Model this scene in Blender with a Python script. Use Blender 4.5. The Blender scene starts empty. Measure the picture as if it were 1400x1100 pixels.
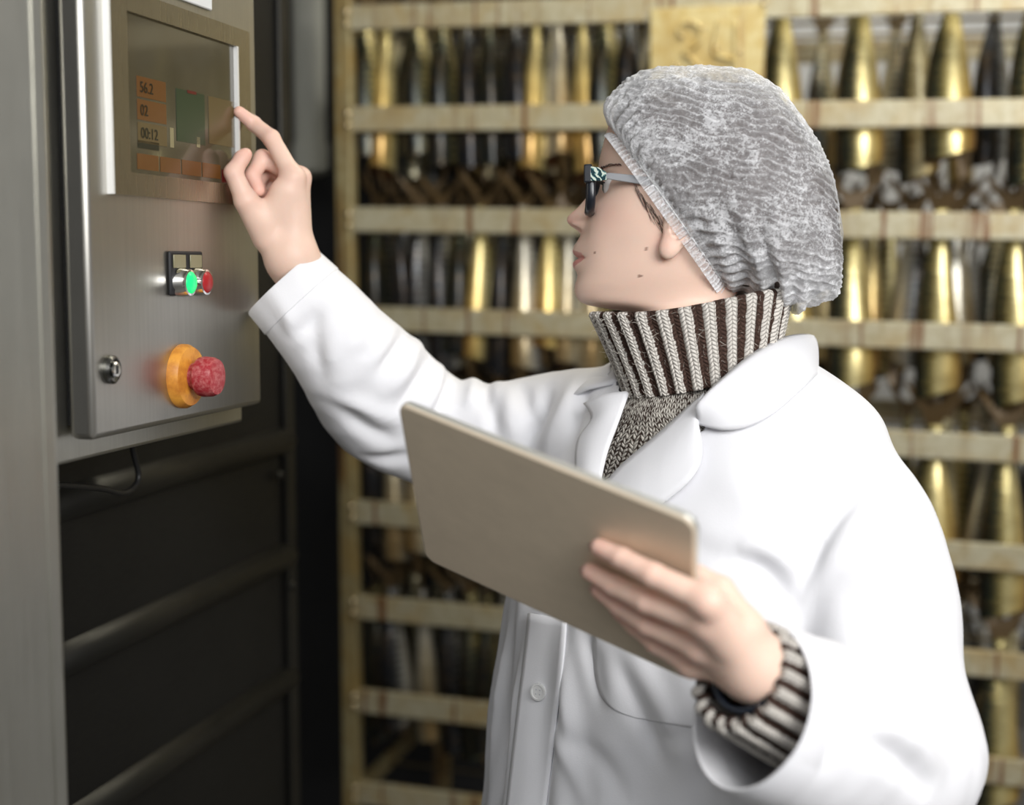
import bpy, bmesh, math, random
import numpy as np
from mathutils import Vector, noise as mnoise
from mathutils.bvhtree import BVHTree

random.seed(7)
rng = np.random.default_rng(7)
PI = math.pi
SC = bpy.context.scene
COL = SC.collection

# ------------------------------------------------------------------ camera
FPX = 1400 * 50.0 / 36.0
PITCH = math.atan((550 - 360) / FPX)
CAM = np.array([0.0, 0.0, 1.48])
R_ = np.array([1.0, 0, 0])
U_ = np.array([0, math.sin(PITCH), math.cos(PITCH)])
F_ = np.array([0, math.cos(PITCH), -math.sin(PITCH)])


def at(px, py, d):
    """world point on the sight line of a photo pixel, d metres along the lens axis"""
    return CAM + R_ * ((px - 700) / FPX * d) + U_ * ((550 - py) / FPX * d) + F_ * d


cd = bpy.data.cameras.new('camera')
cam = bpy.data.objects.new('camera', cd)
COL.objects.link(cam)
cam.location = CAM
cam.rotation_euler = (PI / 2 - PITCH, 0, 0)
cd.lens = 50
cd.sensor_width = 36
cd.clip_start = 0.05
cd.dof.use_dof = True
cd.dof.focus_distance = 1.46
cd.dof.aperture_fstop = 2.2
SC.camera = cam

# ------------------------------------------------------------------ world, lamps, exposure
w = bpy.data.worlds.new('world')
SC.world = w
w.use_nodes = True
w.node_tree.nodes['Background'].inputs[0].default_value = (0.80, 0.86, 1.0, 1)
w.node_tree.nodes['Background'].inputs[1].default_value = 0.15


def area(name, loc, target, size, size_y, power, color):
    l = bpy.data.lights.new(name, 'AREA')
    l.shape = 'RECTANGLE'
    l.size, l.size_y = size, size_y
    l.energy = power
    l.color = color
    o = bpy.data.objects.new(name, l)
    COL.objects.link(o)
    o.location = loc
    o.rotation_euler = (Vector(target) - Vector(loc)).to_track_quat('-Z', 'Y').to_euler()
    return o


area('unseen_light', (1.10, -0.35, 2.02), (0.25, 1.5, 1.25), 1.0, 0.8, 37, (1.0, 0.985, 0.97))  # unseen key light, set low to throw her shadow onto the rack
area('unseen_light', (0.30, -0.55, 2.30), (0.15, 1.5, 1.3), 1.5, 1.0, 25, (0.97, 0.98, 1.0))  # added soft fill for the face, coat front and tablet
area('unseen_light', (0.72, 2.12, 2.62), (0.72, 2.5, 1.6), 1.5, 0.2, 15, (1.0, 0.94, 0.78))
area('unseen_light', (1.15, 3.62, 2.8), (0.9, 4.0, 1.0), 0.8, 0.2, 13, (1.0, 0.97, 0.9))  # added to brighten the grey wall behind the rack

SC.view_settings.view_transform = 'Standard'
SC.view_settings.look = 'None'
SC.view_settings.exposure = 0.0
SC.view_settings.gamma = 1.0
SC.view_settings.use_curve_mapping = False
SC.cycles.transparent_max_bounces = 24

# ------------------------------------------------------------------ helpers
WPOS = {}


def empty(name, loc=(0, 0, 0), parent=None):
    o = bpy.data.objects.new(name, None)
    COL.objects.link(o)
    o.empty_display_size = 0.05
    loc = np.array(loc, float)
    WPOS[o.name] = loc
    if parent:
        o.parent = parent
        o.location = loc - WPOS[parent.name]
    else:
        o.location = loc
    return o


def tag(o, label=None, cat=None, group=None, kind=None):
    if label: o['label'] = label
    if cat: o['category'] = cat
    if group: o['group'] = group
    if kind: o['kind'] = kind
    return o


def mobj(name, verts, faces, mat, parent=None, smooth=False, base=None, midx=None, bevel=0, solid=0, soff=0, sub=0, angle=None):
    """one mesh object from world-space vertices; origin at `base` (or the parent's origin)"""
    verts = np.asarray(verts, float)
    if base is None:
        base = WPOS[parent.name] if parent else np.zeros(3)
    base = np.array(base, float)
    me = bpy.data.meshes.new(name)
    me.from_pydata((verts - base).tolist(), [], [tuple(int(i) for i in f) for f in faces])
    for m in (mat if isinstance(mat, (list, tuple)) else [mat]):
        me.materials.append(m)
    if midx is not None:
        me.polygons.foreach_set('material_index', np.asarray(midx, np.int32))
    if smooth:
        me.polygons.foreach_set('use_smooth', np.ones(len(me.polygons), bool))
        if angle: me.set_sharp_from_angle(angle=angle)
    me.update()
    o = bpy.data.objects.new(name, me)
    COL.objects.link(o)
    WPOS[o.name] = base
    if parent:
        o.parent = parent
        o.location = base - WPOS[parent.name]
    else:
        o.location = base
    if bevel:
        b = o.modifiers.new('bevel', 'BEVEL'); b.width = bevel; b.segments = 2; b.limit_method = 'ANGLE'
        if not smooth:
            me.polygons.foreach_set('use_smooth', np.ones(len(me.polygons), bool)); me.set_sharp_from_angle(angle=0.6)
    if solid:
        s = o.modifiers.new('solid', 'SOLIDIFY'); s.thickness = solid; s.offset = soff
    if sub:
        s = o.modifiers.new('sub', 'SUBSURF'); s.levels = sub; s.render_levels = sub
    return o


BOXF = [(0, 3, 2, 1), (4, 5, 6, 7), (0, 1, 5, 4), (1, 2, 6, 5), (2, 3, 7, 6), (3, 0, 4, 7)]


class MB:
    def __init__(s):
        s.v = []; s.f = []; s.m = []

    def add(s, v, f, m=0):
        n = len(s.v)
        s.v += [np.asarray(p, float) for p in v]
        s.f += [tuple(int(i) + n for i in q) for q in f]
        s.m += [m] * len(f)
        return s

    def box(s, o, a, b, c, m=0):
        """box from corner o with edge vectors a, b, c"""
        o, a, b, c = (np.asarray(t, float) for t in (o, a, b, c))
        v = [o, o + a, o + a + b, o + b, o + c, o + a + c, o + a + b + c, o + b + c]
        f = BOXF
        if np.dot(np.cross(a, b), c) < 0: f = [q[::-1] for q in BOXF]
        return s.add(v, f, m)

    def aabox(s, lo, hi, m=0):
        lo = np.array(lo, float); hi = np.array(hi, float); d = hi - lo
        return s.box(lo, (d[0], 0, 0), (0, d[1], 0), (0, 0, d[2]), m)

    def lathe(s, o, axis, prof, n=24, m=0, up=(0, 0, 1)):
        """prof: list of (radius, distance along axis)"""
        o = np.asarray(o, float); axis = np.asarray(axis, float); axis = axis / np.linalg.norm(axis)
        e1 = np.cross(axis, up)
        if np.linalg.norm(e1) < 1e-3: e1 = np.cross(axis, (1, 0, 0))
        e1 /= np.linalg.norm(e1); e2 = np.cross(axis, e1)
        v = []; f = []
        for r, h in prof:
            for k in range(n):
                t = 2 * PI * k / n
                v.append(o + axis * h + (e1 * math.cos(t) + e2 * math.sin(t)) * r)
        for i in range(len(prof) - 1):
            for k in range(n):
                f.append((i * n + k, i * n + (k + 1) % n, (i + 1) * n + (k + 1) % n, (i + 1) * n + k))
        f.append(tuple(range(n))[::-1]); f.append(tuple((len(prof) - 1) * n + k for k in range(n)))
        return s.add(v, f, m)

    def tube(s, pts, r, n=10, m=0, closed=False):
        v, f = tube_grid(pts, r, n, closed=closed)
        return s.add(v, f, m)

    def obj(s, name, mat, parent=None, **k):
        if isinstance(mat, (list, tuple)) and len(mat) > 1: k['midx'] = s.m
        return mobj(name, s.v, s.f, mat, parent, **k)


def spline(xs, ys, q):
    """natural cubic spline through (xs, ys), ys may be (n,k)"""
    xs = np.asarray(xs, float); ys = np.asarray(ys, float); q = np.asarray(q, float)
    one = ys.ndim == 1
    if one: ys = ys[:, None]
    n = len(xs); h = np.diff(xs)
    A = np.eye(n); B = np.zeros_like(ys)
    for i in range(1, n - 1):
        A[i, i - 1], A[i, i], A[i, i + 1] = h[i - 1], 2 * (h[i - 1] + h[i]), h[i]
        B[i] = 6 * ((ys[i + 1] - ys[i]) / h[i] - (ys[i] - ys[i - 1]) / h[i - 1])
    M = np.linalg.solve(A, B)
    i = np.clip(np.searchsorted(xs, q) - 1, 0, n - 2)
    t0 = (xs[i + 1] - q)[:, None]; t1 = (q - xs[i])[:, None]; hh = h[i][:, None]
    r = M[i] * t0 ** 3 / (6 * hh) + M[i + 1] * t1 ** 3 / (6 * hh) + (ys[i] / hh - M[i] * hh / 6) * t0 + (ys[i + 1] / hh - M[i + 1] * hh / 6) * t1
    return r[:, 0] if one else r


def curve(pts, n):
    pts = np.asarray(pts, float)
    d = np.r_[0, np.cumsum(np.linalg.norm(np.diff(pts[:, :3], axis=0), axis=1))]
    return spline(d / d[-1], pts, np.linspace(0, 1, n))


def frames(p, ref=None):
    t = np.gradient(p, axis=0); t /= np.linalg.norm(t, axis=1)[:, None]
    a = np.asarray(ref if ref is not None else ((0, 0, 1) if abs(t[0][2]) < .9 else (1, 0, 0)), float)
    e1 = np.zeros_like(p); e2 = np.zeros_like(p)
    for i in range(len(p)):
        a = a - t[i] * np.dot(a, t[i]); a /= np.linalg.norm(a)
        e1[i] = a; e2[i] = np.cross(t[i], a)
    return t, e1, e2


def grid_faces(a, b, wrap=True):
    f = []
    for i in range(a - 1):
        for k in range(b if wrap else b - 1):
            k2 = (k + 1) % b
            f.append((i * b + k, i * b + k2, (i + 1) * b + k2, (i + 1) * b + k))
    return f


def tube_grid(p, r, n=10, closed=False, cap=True):
    p = np.asarray(p, float); L = len(p)
    r = np.broadcast_to(np.asarray(r, float), (L,))
    if closed:
        t = np.roll(p, -1, 0) - np.roll(p, 1, 0); t /= np.linalg.norm(t, axis=1)[:, None]
        nrm = np.zeros(3)
        for i in range(L): nrm += np.cross(p[i] - p.mean(0), p[(i + 1) % L] - p.mean(0))
        nrm /= np.linalg.norm(nrm)
        e1 = np.tile(nrm, (L, 1)); e2 = np.cross(t, e1)
    else:
        t, e1, e2 = frames(p)
    th = np.arange(n) * 2 * PI / n
    v = p[:, None] + r[:, None, None] * (e1[:, None] * np.cos(th)[None, :, None] + e2[:, None] * np.sin(th)[None, :, None])
    f = grid_faces(L, n)
    if closed:
        f += [((L - 1) * n + k, (L - 1) * n + (k + 1) % n, (k + 1) % n, k) for k in range(n)]
    elif cap:
        f.append(tuple(range(n))[::-1]); f.append(tuple((L - 1) * n + k for k in range(n)))
    return v.reshape(-1, 3), f


def nz(p, s, seed=0):
    return mnoise.noise(Vector((p[0] * s + seed * 7.3, p[1] * s + seed * 3.1, p[2] * s - seed * 5.7)))


# ------------------------------------------------------------------ materials
def new_mat(name):
    m = bpy.data.materials.new(name); m.use_nodes = True
    nt = m.node_tree
    return m, nt, nt.nodes['Principled BSDF']


class NT:
    """tiny node builder"""
    def __init__(s, nt): s.nt = nt

    def n(s, kind, **kw):
        nd = s.nt.nodes.new(kind)
        for k, v in kw.items():
            if k.startswith('i_'):
                key = k[2:]
                nd.inputs[int(key) if key.isdigit() else key.replace('_', ' ')].default_value = v
            else: setattr(nd, k, v)
        return nd

    def l(s, a, b): s.nt.links.new(a, b)

    def math(s, op, a, b=None, c=None):
        nd = s.n('ShaderNodeMath', operation=op)
        for i, x in enumerate((a, b, c)):
            if x is None: continue
            if isinstance(x, (int, float)): nd.inputs[i].default_value = x
            else: s.l(x, nd.inputs[i])
        return nd.outputs[0]

    def ramp(s, fac, stops):
        nd = s.n('ShaderNodeValToRGB')
        el = nd.color_ramp.elements
        while len(el) < len(stops): el.new(0.5)
        for e, (p, c) in zip(el, stops):
            e.position = p; e.color = (*c, 1) if len(c) == 3 else c
        s.l(fac, nd.inputs[0])
        return nd.outputs[0]

    def coord(s, kind='Object', scale=(1, 1, 1), rot=(0, 0, 0)):
        tc = s.n('ShaderNodeTexCoord'); mp = s.n('ShaderNodeMapping')
        mp.inputs['Scale'].default_value = scale; mp.inputs['Rotation'].default_value = rot
        s.l(tc.outputs[kind], mp.inputs[0])
        return mp.outputs[0]

    def noise(s, vec, scale, detail=3, rough=.55, dist=0):
        nd = s.n('ShaderNodeTexNoise'); nd.inputs['Scale'].default_value = scale
        nd.inputs['Detail'].default_value = detail; nd.inputs['Roughness'].default_value = rough
        nd.inputs['Distortion'].default_value = dist
        s.l(vec, nd.inputs['Vector'])
        return nd.outputs[0]

    def mix(s, fac, a, b, mode='MIX'):
        nd = s.n('ShaderNodeMix', data_type='RGBA', blend_type=mode)
        for i, x in ((0, fac), (6, a), (7, b)):
            if isinstance(x, (int, float)): nd.inputs[i].default_value = x
            elif isinstance(x, tuple): nd.inputs[i].default_value = (*x, 1) if len(x) == 3 else x
            else: s.l(x, nd.inputs[i])
        return nd.outputs[2]

    def bump(s, h, strength, dist, bsdf):
        b = s.n('ShaderNodeBump'); b.inputs['Strength'].default_value = strength; b.inputs['Distance'].default_value = dist
        s.l(h, b.inputs['Height']); s.l(b.outputs[0], bsdf.inputs['Normal'])
        return b


def plain(name, col, rough=.5, metal=0, spec=.5, emit=None, estr=0, coat=0):
    m, nt, b = new_mat(name)
    b.inputs['Base Color'].default_value = (*col, 1)
    b.inputs['Roughness'].default_value = rough
    b.inputs['Metallic'].default_value = metal
    b.inputs['Specular IOR Level'].default_value = spec
    b.inputs['Coat Weight'].default_value = coat
    if emit:
        b.inputs['Emission Color'].default_value = (*emit, 1); b.inputs['Emission Strength'].default_value = estr
    return m


def brushed(name, col, rough=.3, axis=2, dirt=.25, streak=60, metal=1.0):
    """brushed stainless sheet, the grain runs along `axis`"""
    m, nt, b = new_mat(name); N = NT(nt)
    sc = [streak, streak, streak]; sc[axis] = 1.2
    g = N.noise(N.coord('Object', sc), 4, 4, .7)
    big = N.noise(N.coord('Object', (1, 1, 1)), 6, 4, .6)
    c = N.mix(N.math('MULTIPLY', g, .55), col, tuple(x * .62 for x in col))
    c = N.mix(N.math('MULTIPLY', N.ramp(big, [(.42, (0, 0, 0)), (.75, (1, 1, 1))]), dirt), c, tuple(x * .55 for x in col))
    N.l(c, b.inputs['Base Color'])
    b.inputs['Metallic'].default_value = metal
    N.l(N.math('MULTIPLY_ADD', g, .16, rough - .06), b.inputs['Roughness'])
    N.bump(g, .12, .0008, b)
    return m


def rusty_paint(name, base, dark, rust, vert=True):
    """old cream paint on rails with brown drips"""
    m, nt, b = new_mat(name); N = NT(nt)
    pos = N.coord('Object')
    blot = N.noise(pos, 60, 5, .7)
    och = N.noise(pos, 11, 4, .6, .6)
    drip = N.noise(N.coord('Object', (44, 44, 1.6)), 1.0, 3, .6)
    drip2 = N.noise(N.coord('Object', (17, 17, 1.0)), 1.3, 3, .6)
    speck = N.noise(pos, 170, 3, .6)
    c = N.mix(N.ramp(blot, [(.42, (0, 0, 0)), (.72, (1, 1, 1))]), base, dark)
    c = N.mix(N.ramp(och, [(.45, (0, 0, 0)), (.72, (.8, .8, .8))]), c, tuple(.5 * d + .5 * o for d, o in zip(dark, (.46, .27, .045))))
    c = N.mix(N.ramp(drip2, [(.56, (0, 0, 0)), (.70, (.6, .6, .6))]), c, tuple(.5 * d + .5 * r for d, r in zip(dark, rust)))
    c = N.mix(N.ramp(drip, [(.59, (0, 0, 0)), (.645, (.92, .92, .92))]), c, rust)
    c = N.mix(N.ramp(speck, [(.66, (0, 0, 0)), (.74, (.7, .7, .7))]), c, rust)
    N.l(c, b.inputs['Base Color'])
    b.inputs['Roughness'].default_value = .38
    b.inputs['Metallic'].default_value = .15
    N.bump(blot, .25, .001, b)
    return m


M = {}
M['steel'] = brushed('brushed_steel', (.56, .545, .50), .36)
M['steel_door'] = brushed('brushed_steel_door', (.62, .61, .55), .36, dirt=.35)
M['steel_bezel'] = brushed('bezel_steel', (.40, .365, .29), .27, dirt=.15, streak=90)
M['edge_highlight'] = plain('edge_highlight', (.86, .86, .84), .38, .3)  # paler than the bezel steel: edge highlight put into the colour
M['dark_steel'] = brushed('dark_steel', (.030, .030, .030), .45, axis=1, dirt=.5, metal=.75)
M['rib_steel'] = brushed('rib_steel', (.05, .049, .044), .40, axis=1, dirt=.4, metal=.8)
M['gasket'] = plain('black_rubber', (.012, .012, .014), .6)
M['cable'] = plain('black_cable', (.010, .010, .010), .45)
M['chrome'] = plain('chrome', (.85, .85, .85), .12, 1)
M['lock'] = plain('lock_metal', (.16, .16, .15), .25, 1)
M['keyhole'] = plain('keyhole', (.01, .01, .01), .5)
M['white_plate'] = plain('white_plastic', (.82, .83, .83), .4)
M['green_lamp'] = plain('green_lamp', (.02, .55, .16), .25, emit=(.0, .9, .22), estr=.75)
M['red_button'] = plain('red_button', (.40, .018, .022), .3)
M['red_mushroom'] = None
M['window_plastic'] = plain('legend_plastic', (.24, .22, .13), .25)
M['rail'] = rusty_paint('rusty_cream_paint', (.50, .465, .33), (.36, .30, .165), (.17, .068, .018))
M['post'] = rusty_paint('rusty_post_paint', (.34, .29, .15), (.22, .16, .06), (.10, .045, .012))
M['plate'] = rusty_paint('rusty_plate_paint', (.66, .56, .28), (.52, .36, .10), (.24, .09, .012))
M['rod'] = plain('rod_steel', (.30, .24, .14), .35, .8)
M['weld'] = plain('weld_bead', (.62, .52, .33), .25, .9)
M['dark_shade'] = plain('dark_shade', (.018, .018, .019), .7)  # near black, shade put into the colour of the widened door
M['wall_grey'] = plain('grey_wall', (.50, .50, .49), .75)
M['ceiling'] = plain('ceiling_white', (.55, .55, .53), .8)
M['duct'] = plain('duct_paint', (.72, .72, .62), .5)
M['tyre'] = plain('caster_rubber', (.03, .03, .03), .6)


def mushroom():
    m, nt, b = new_mat('scuffed_red_plastic'); N = NT(nt)
    g = N.noise(N.coord('Object'), 220, 4, .7)
    N.l(N.mix(N.ramp(g, [(.42, (0, 0, 0)), (.72, (1, 1, 1))]), (.36, .02, .03), (.55, .18, .17)), b.inputs['Base Color'])
    b.inputs['Roughness'].default_value = .4
    return m


def yellow_disc():
    m, nt, b = new_mat('grimy_orange_plastic'); N = NT(nt)
    g = N.noise(N.coord('Object'), 70, 4, .6)
    N.l(N.mix(N.ramp(g, [(.4, (0, 0, 0)), (.75, (1, 1, 1))]), (.75, .33, .045), (.45, .14, .02)), b.inputs['Base Color'])
    b.inputs['Roughness'].default_value = .4
    return m


def floor_mat():
    m, nt, b = new_mat('wet_concrete'); N = NT(nt)
    g = N.noise(N.coord('Object'), 3, 6, .6)
    N.l(N.mix(g, (.10, .095, .088), (.22, .21, .19)), b.inputs['Base Color'])
    N.l(N.math('MULTIPLY_ADD', g, .5, .2), b.inputs['Roughness'])
    return m


def skin_mat():
    m, nt, b = new_mat('skin'); N = NT(nt)
    a = N.n('ShaderNodeAttribute', attribute_name='tint')
    g = N.noise(N.coord('Object'), 260, 3, .6)
    c = N.mix(N.math('MULTIPLY', g, .10), a.outputs['Color'], (.62, .33, .25))
    N.l(c, b.inputs['Base Color'])
    b.inputs['Roughness'].default_value = .46
    b.inputs['Specular IOR Level'].default_value = .35
    b.inputs['Subsurface Weight'].default_value = .22
    b.inputs['Subsurface Radius'].default_value = (.012, .005, .003)
    b.inputs['Subsurface Scale'].default_value = .6
    N.bump(N.noise(N.coord('Object'), 900, 2), .08, .0006, b)
    return m


def cotton():
    m, nt, b = new_mat('white_cotton'); N = NT(nt)
    b.inputs['Base Color'].default_value = (.86, .86, .885, 1)
    b.inputs['Roughness'].default_value = .85
    b.inputs['Specular IOR Level'].default_value = .2
    b.inputs['Sheen Weight'].default_value = .12
    wv = N.noise(N.coord('Object', (1, 1, 1)), 700, 2, .5)
    fold = N.noise(N.coord('Object', (1, 1, .45)), 14, 3, .5, .6)
    h = N.math('ADD', N.math('MULTIPLY', wv, .10), fold)
    N.bump(h, .35, .004, b)
    return m


def knit(name, light, dark, striped=True):
    """chevron knit stitches on UV: u counts ribs, v counts stitch rows"""
    m, nt, b = new_mat(name); N = NT(nt)
    uv = N.n('ShaderNodeUVMap', uv_map='knit')
    sp = N.n('ShaderNodeSeparateXYZ'); N.l(uv.outputs[0], sp.inputs[0])
    wob = N.noise(N.coord('Object'), 130, 3)
    u = N.math('ADD', sp.outputs[0], N.math('MULTIPLY_ADD', wob, .16, -.08))
    st = N.math('FRACT', N.math('MULTIPLY', u, 2.0 if striped else 1.0))
    vee = N.math('ABSOLUTE', N.math('SUBTRACT', st, .5))
    row = N.math('FRACT', N.math('ADD', sp.outputs[1], N.math('MULTIPLY', vee, 1.7)))
    loop = N.math('SINE', N.math('MULTIPLY', row, PI))                     # 0..1 round yarn
    side = N.math('SINE', N.math('MULTIPLY', N.math('FRACT', N.math('MULTIPLY', st, 2)), PI))
    yarn = N.math('MULTIPLY', N.math('POWER', loop, .6), N.math('POWER', side, .5))
    fz = N.noise(N.coord('Object'), 420, 4, .7)
    marl = N.noise(N.coord('Object'), 190, 2, .6)
    if striped:
        rib = N.math('FRACT', u)
        isdark = N.math('GREATER_THAN', N.math('ADD', rib, N.math('MULTIPLY_ADD', fz, .2, -.1)), .57)
        lt = N.mix(N.ramp(yarn, [(.10, (1, 1, 1)), (.45, (0, 0, 0))]), light, tuple(.35 * a + .65 * c for a, c in zip(light, dark)))
        dk = N.mix(N.ramp(fz, [(.52, (0, 0, 0)), (.72, (.8, .8, .8))]), dark, tuple(x * 2.6 for x in dark))
        c = N.mix(isdark, lt, dk)
    else:
        t = N.math('ADD', N.math('MULTIPLY', marl, 1.0), N.math('MULTIPLY_ADD', yarn, .35, -.18))
        c = N.ramp(t, [(.40, dark), (.50, tuple(.5 * a + .5 * k for a, k in zip(light, dark))), (.60, light)])
    N.l(c, b.inputs['Base Color'])
    b.inputs['Roughness'].default_value = .95
    b.inputs['Specular IOR Level'].default_value = .1
    N.bump(N.math('ADD', yarn, N.math('MULTIPLY', fz, .5)), .9, .0022, b)
    return m


def net_mat():
    """thin non-woven fabric: partly see-through, denser where fibres bunch up"""
    m, nt, b = new_mat('hairnet_fleece'); N = NT(nt)
    b.inputs['Base Color'].default_value = (.90, .905, .92, 1)
    b.inputs['Roughness'].default_value = .7
    b.inputs['Specular IOR Level'].default_value = .3
    pos = N.coord('Object')
    fib = N.noise(pos, 420, 4, .7, .4)
    clump = N.noise(pos, 90, 4, .65, .8)
    big = N.noise(pos, 24, 3, .6, .5)
    att = N.n('ShaderNodeAttribute', attribute_name='dense')
    s = N.math('ADD', N.math('MULTIPLY', fib, .75), N.math('MULTIPLY', clump, .55))
    s = N.math('ADD', s, N.math('MULTIPLY', big, .5))
    a = N.ramp(s, [(.70, (.08, .08, .08)), (.92, (.22, .22, .22)), (1.0, (.50, .50, .50))])
    a = N.math('ADD', a, att.outputs['Fac'])
    N.l(N.math('MINIMUM', a, .97), b.inputs['Alpha'])
    N.bump(N.math('ADD', clump, fib), .5, .002, b)
    return m


def hair_mat():
    m, nt, b = new_mat('brown_hair'); N = NT(nt)
    g = N.noise(N.coord('Object', (40, 40, 160), (.0, .5, 0)), 3, 3, .6)
    N.l(N.mix(g, (.030, .020, .017), (.085, .055, .045)), b.inputs['Base Color'])
    b.inputs['Roughness'].default_value = .45
    N.bump(g, .5, .003, b)
    return m


def fish_mat():
    """smoked mackerel: dark barred back, bronze sides, golden belly. Object x: -1 back .. +1 belly scaled by body"""
    m, nt, b = new_mat('mackerel_skin'); N = NT(nt)
    tc = N.n('ShaderNodeTexCoord'); sp = N.n('ShaderNodeSeparateXYZ'); N.l(tc.outputs['Object'], sp.inputs[0])
    oi = N.n('ShaderNodeObjectInfo')
    nb = N.noise(tc.outputs['Object'], 45, 3, .6, .5)
    t = N.math('MULTIPLY_ADD', sp.outputs[0], 11.0, .5)           # 0 back, 1 belly
    bars = N.math('SINE', N.math('ADD', N.math('MULTIPLY', sp.outputs[2], 420), N.math('MULTIPLY', nb, 9)))
    t2 = N.math('ADD', t, N.math('MULTIPLY', N.math('MULTIPLY', bars, .10), N.math('SUBTRACT', 1.0, t)))
    gold = N.ramp(t2, [(.14, (.010, .013, .012)), (.34, (.050, .060, .036)), (.46, (.35, .28, .095)), (.60, (.80, .70, .34)), (.84, (.76, .55, .18)), (1.0, (.42, .22, .05))])
    silver = N.ramp(t2, [(.14, (.008, .010, .014)), (.34, (.035, .040, .050)), (.47, (.28, .29, .29)), (.60, (.62, .62, .60)), (.82, (.52, .46, .32)), (1.0, (.36, .23, .08))])
    sel = N.n('ShaderNodeAttribute', attribute_name='gold', attribute_type='OBJECT')
    c = N.mix(sel.outputs['Fac'], silver, gold)
    c = N.mix(N.math('MULTIPLY', N.ramp(nb, [(.45, (0, 0, 0)), (.8, (1, 1, 1))]), .45), c, (.16, .09, .02))
    N.l(c, b.inputs['Base Color'])
    b.inputs['Metallic'].default_value = .55
    b.inputs['Roughness'].default_value = .27
    b.inputs['Coat Weight'].default_value = .25
    b.inputs['Coat Roughness'].default_value = .15
    N.bump(N.noise(tc.outputs['Object'], 260, 2), .15, .001, b)
    return m


M['red_mushroom'] = mushroom()
M['yellow_disc'] = yellow_disc()
M['floor'] = floor_mat()
M['skin'] = skin_mat()
M['cotton'] = cotton()
M['knit'] = knit('ribbed_wool', (.72, .68, .62), (.060, .036, .028))
M['marl'] = knit('marled_wool', (.66, .62, .55), (.075, .052, .042), striped=False)
M['net'] = net_mat()
M['hair'] = hair_mat()
M['fish'] = fish_mat()
M['fish_cut'] = plain('fish_cut', (.09, .035, .012), .45)
M['fish_fin'] = plain('fish_fin', (.13, .085, .038), .35, .3)
M['tablet'] = brushed('champagne_aluminium', (.80, .675, .51), .45, axis=0, dirt=0.0, streak=8, metal=.15)
M['tablet_edge'] = plain('pale_aluminium', (.80, .80, .74), .3, .7)
M['glass_black'] = plain('tablet_glass', (.01, .01, .012), .08)
M['frame_black'] = plain('black_acetate', (.010, .012, .017), .30, coat=.1)
M['temple_grey'] = plain('grey_temple', (.40, .41, .43), .45, .4)
M['eye_white'] = plain('eye_white', (.75, .72, .70), .15)
M['iris'] = plain('iris', (.05, .06, .05), .15)
M['lash'] = plain('lash', (.012, .009, .008), .6)
M['brow'] = plain('brow_hair', (.10, .06, .045), .7)
M['nail'] = plain('nail', (.72, .44, .38), .22)
M['watch'] = plain('watch_strap', (.016, .022, .034), .3)
M['trouser'] = plain('navy_trousers', (.02, .022, .03), .9)
M['shoe'] = plain('white_clogs', (.6, .6, .6), .5)
M['button'] = plain('white_button', (.74, .74, .73), .25)
M['stitch'] = plain('seam_thread', (.45, .45, .48), .9)


def lens_mat():
    m, nt, b = new_mat('spectacle_lens'); N = NT(nt)
    b.inputs['Base Color'].default_value = (.9, .92, .95, 1)
    b.inputs['Roughness'].default_value = .03
    b.inputs['Alpha'].default_value = .34
    return m


def decor_mat():
    m, nt, b = new_mat('temple_swirl'); N = NT(nt)
    wv = N.n('ShaderNodeTexWave', wave_type='BANDS'); wv.inputs['Scale'].default_value = 60; wv.inputs['Distortion'].default_value = 9; wv.inputs['Detail Scale'].default_value = 2
    N.l(N.coord('Object', (1, 1, 1), (0, .6, 0)), wv.inputs[0])
    N.l(N.ramp(wv.outputs[0], [(.35, (.02, .05, .06)), (.55, (.06, .22, .22)), (.8, (.65, .72, .62))]), b.inputs['Base Color'])
    b.inputs['Roughness'].default_value = .2
    return m


M['lens'] = lens_mat()
M['decor'] = decor_mat()

# ------------------------------------------------------------------ the hall
tag(MB().aabox((-3, -3, -.1), (3.4, 4.6, 0)).obj('floor', M['floor']), kind='structure')
tag(MB().aabox((-3, -3, 3.1), (3.4, 4.6, 3.2)).obj('ceiling', M['ceiling']), kind='structure')
tag(MB().aabox((-3, 4.5, 0), (3.4, 4.6, 3.1)).obj('wall_back', M['wall_grey']), kind='structure')
tag(MB().aabox((3.3, -3, 0), (3.4, 4.5, 3.1)).obj('wall_right', M['wall_grey']), kind='structure')
tag(MB().aabox((-3.1, -3, 0), (-3.0, 4.6, 3.1)).obj('wall_left', M['wall_grey']), kind='structure')
# dark door in the slot by the control box, widened behind the rack as painted shade
tag(MB().aabox((-1.6, 3.60, 0), (.30, 3.68, 3.0)).obj('door_shade', M['dark_shade']), kind='structure')
p0, p1 = at(399, 233, 3.2), at(447, 233, 3.2)
dk = empty('duct', ((p0[0] + p1[0]) / 2, 3.25, p0[2]))
rr = (p1[0] - p0[0]) / 2
MB().lathe((WPOS['duct']), (0, 0, 1), [(rr * .92, 0), (rr * .92, 3.095 - p0[2])], 28).obj('pipe', M['duct'], dk, smooth=True, angle=.6)
MB().lathe((WPOS['duct'] + np.array([0, 0, .0])), (0, 0, -1), [(rr * 1.05, -.06), (rr * 1.05, .0), (rr * .5, .01)], 28).obj('collar', M['duct'], dk, smooth=True, angle=.6)
tag(dk, 'pale grey-green round duct hanging from the ceiling behind the control box', 'duct')

# ------------------------------------------------------------------ control box on the left
ANG = math.atan((1230 - 700) / FPX)
PU = np.array([math.sin(ANG), math.cos(ANG), 0])          # along the door, away from the camera
PN = np.array([math.cos(ANG), -math.sin(ANG), 0])         # out of the door
ZZ = np.array([0, 0, 1.0])
PP = at(125, 480, 1.30)                                    # a point on the door's near edge


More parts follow.
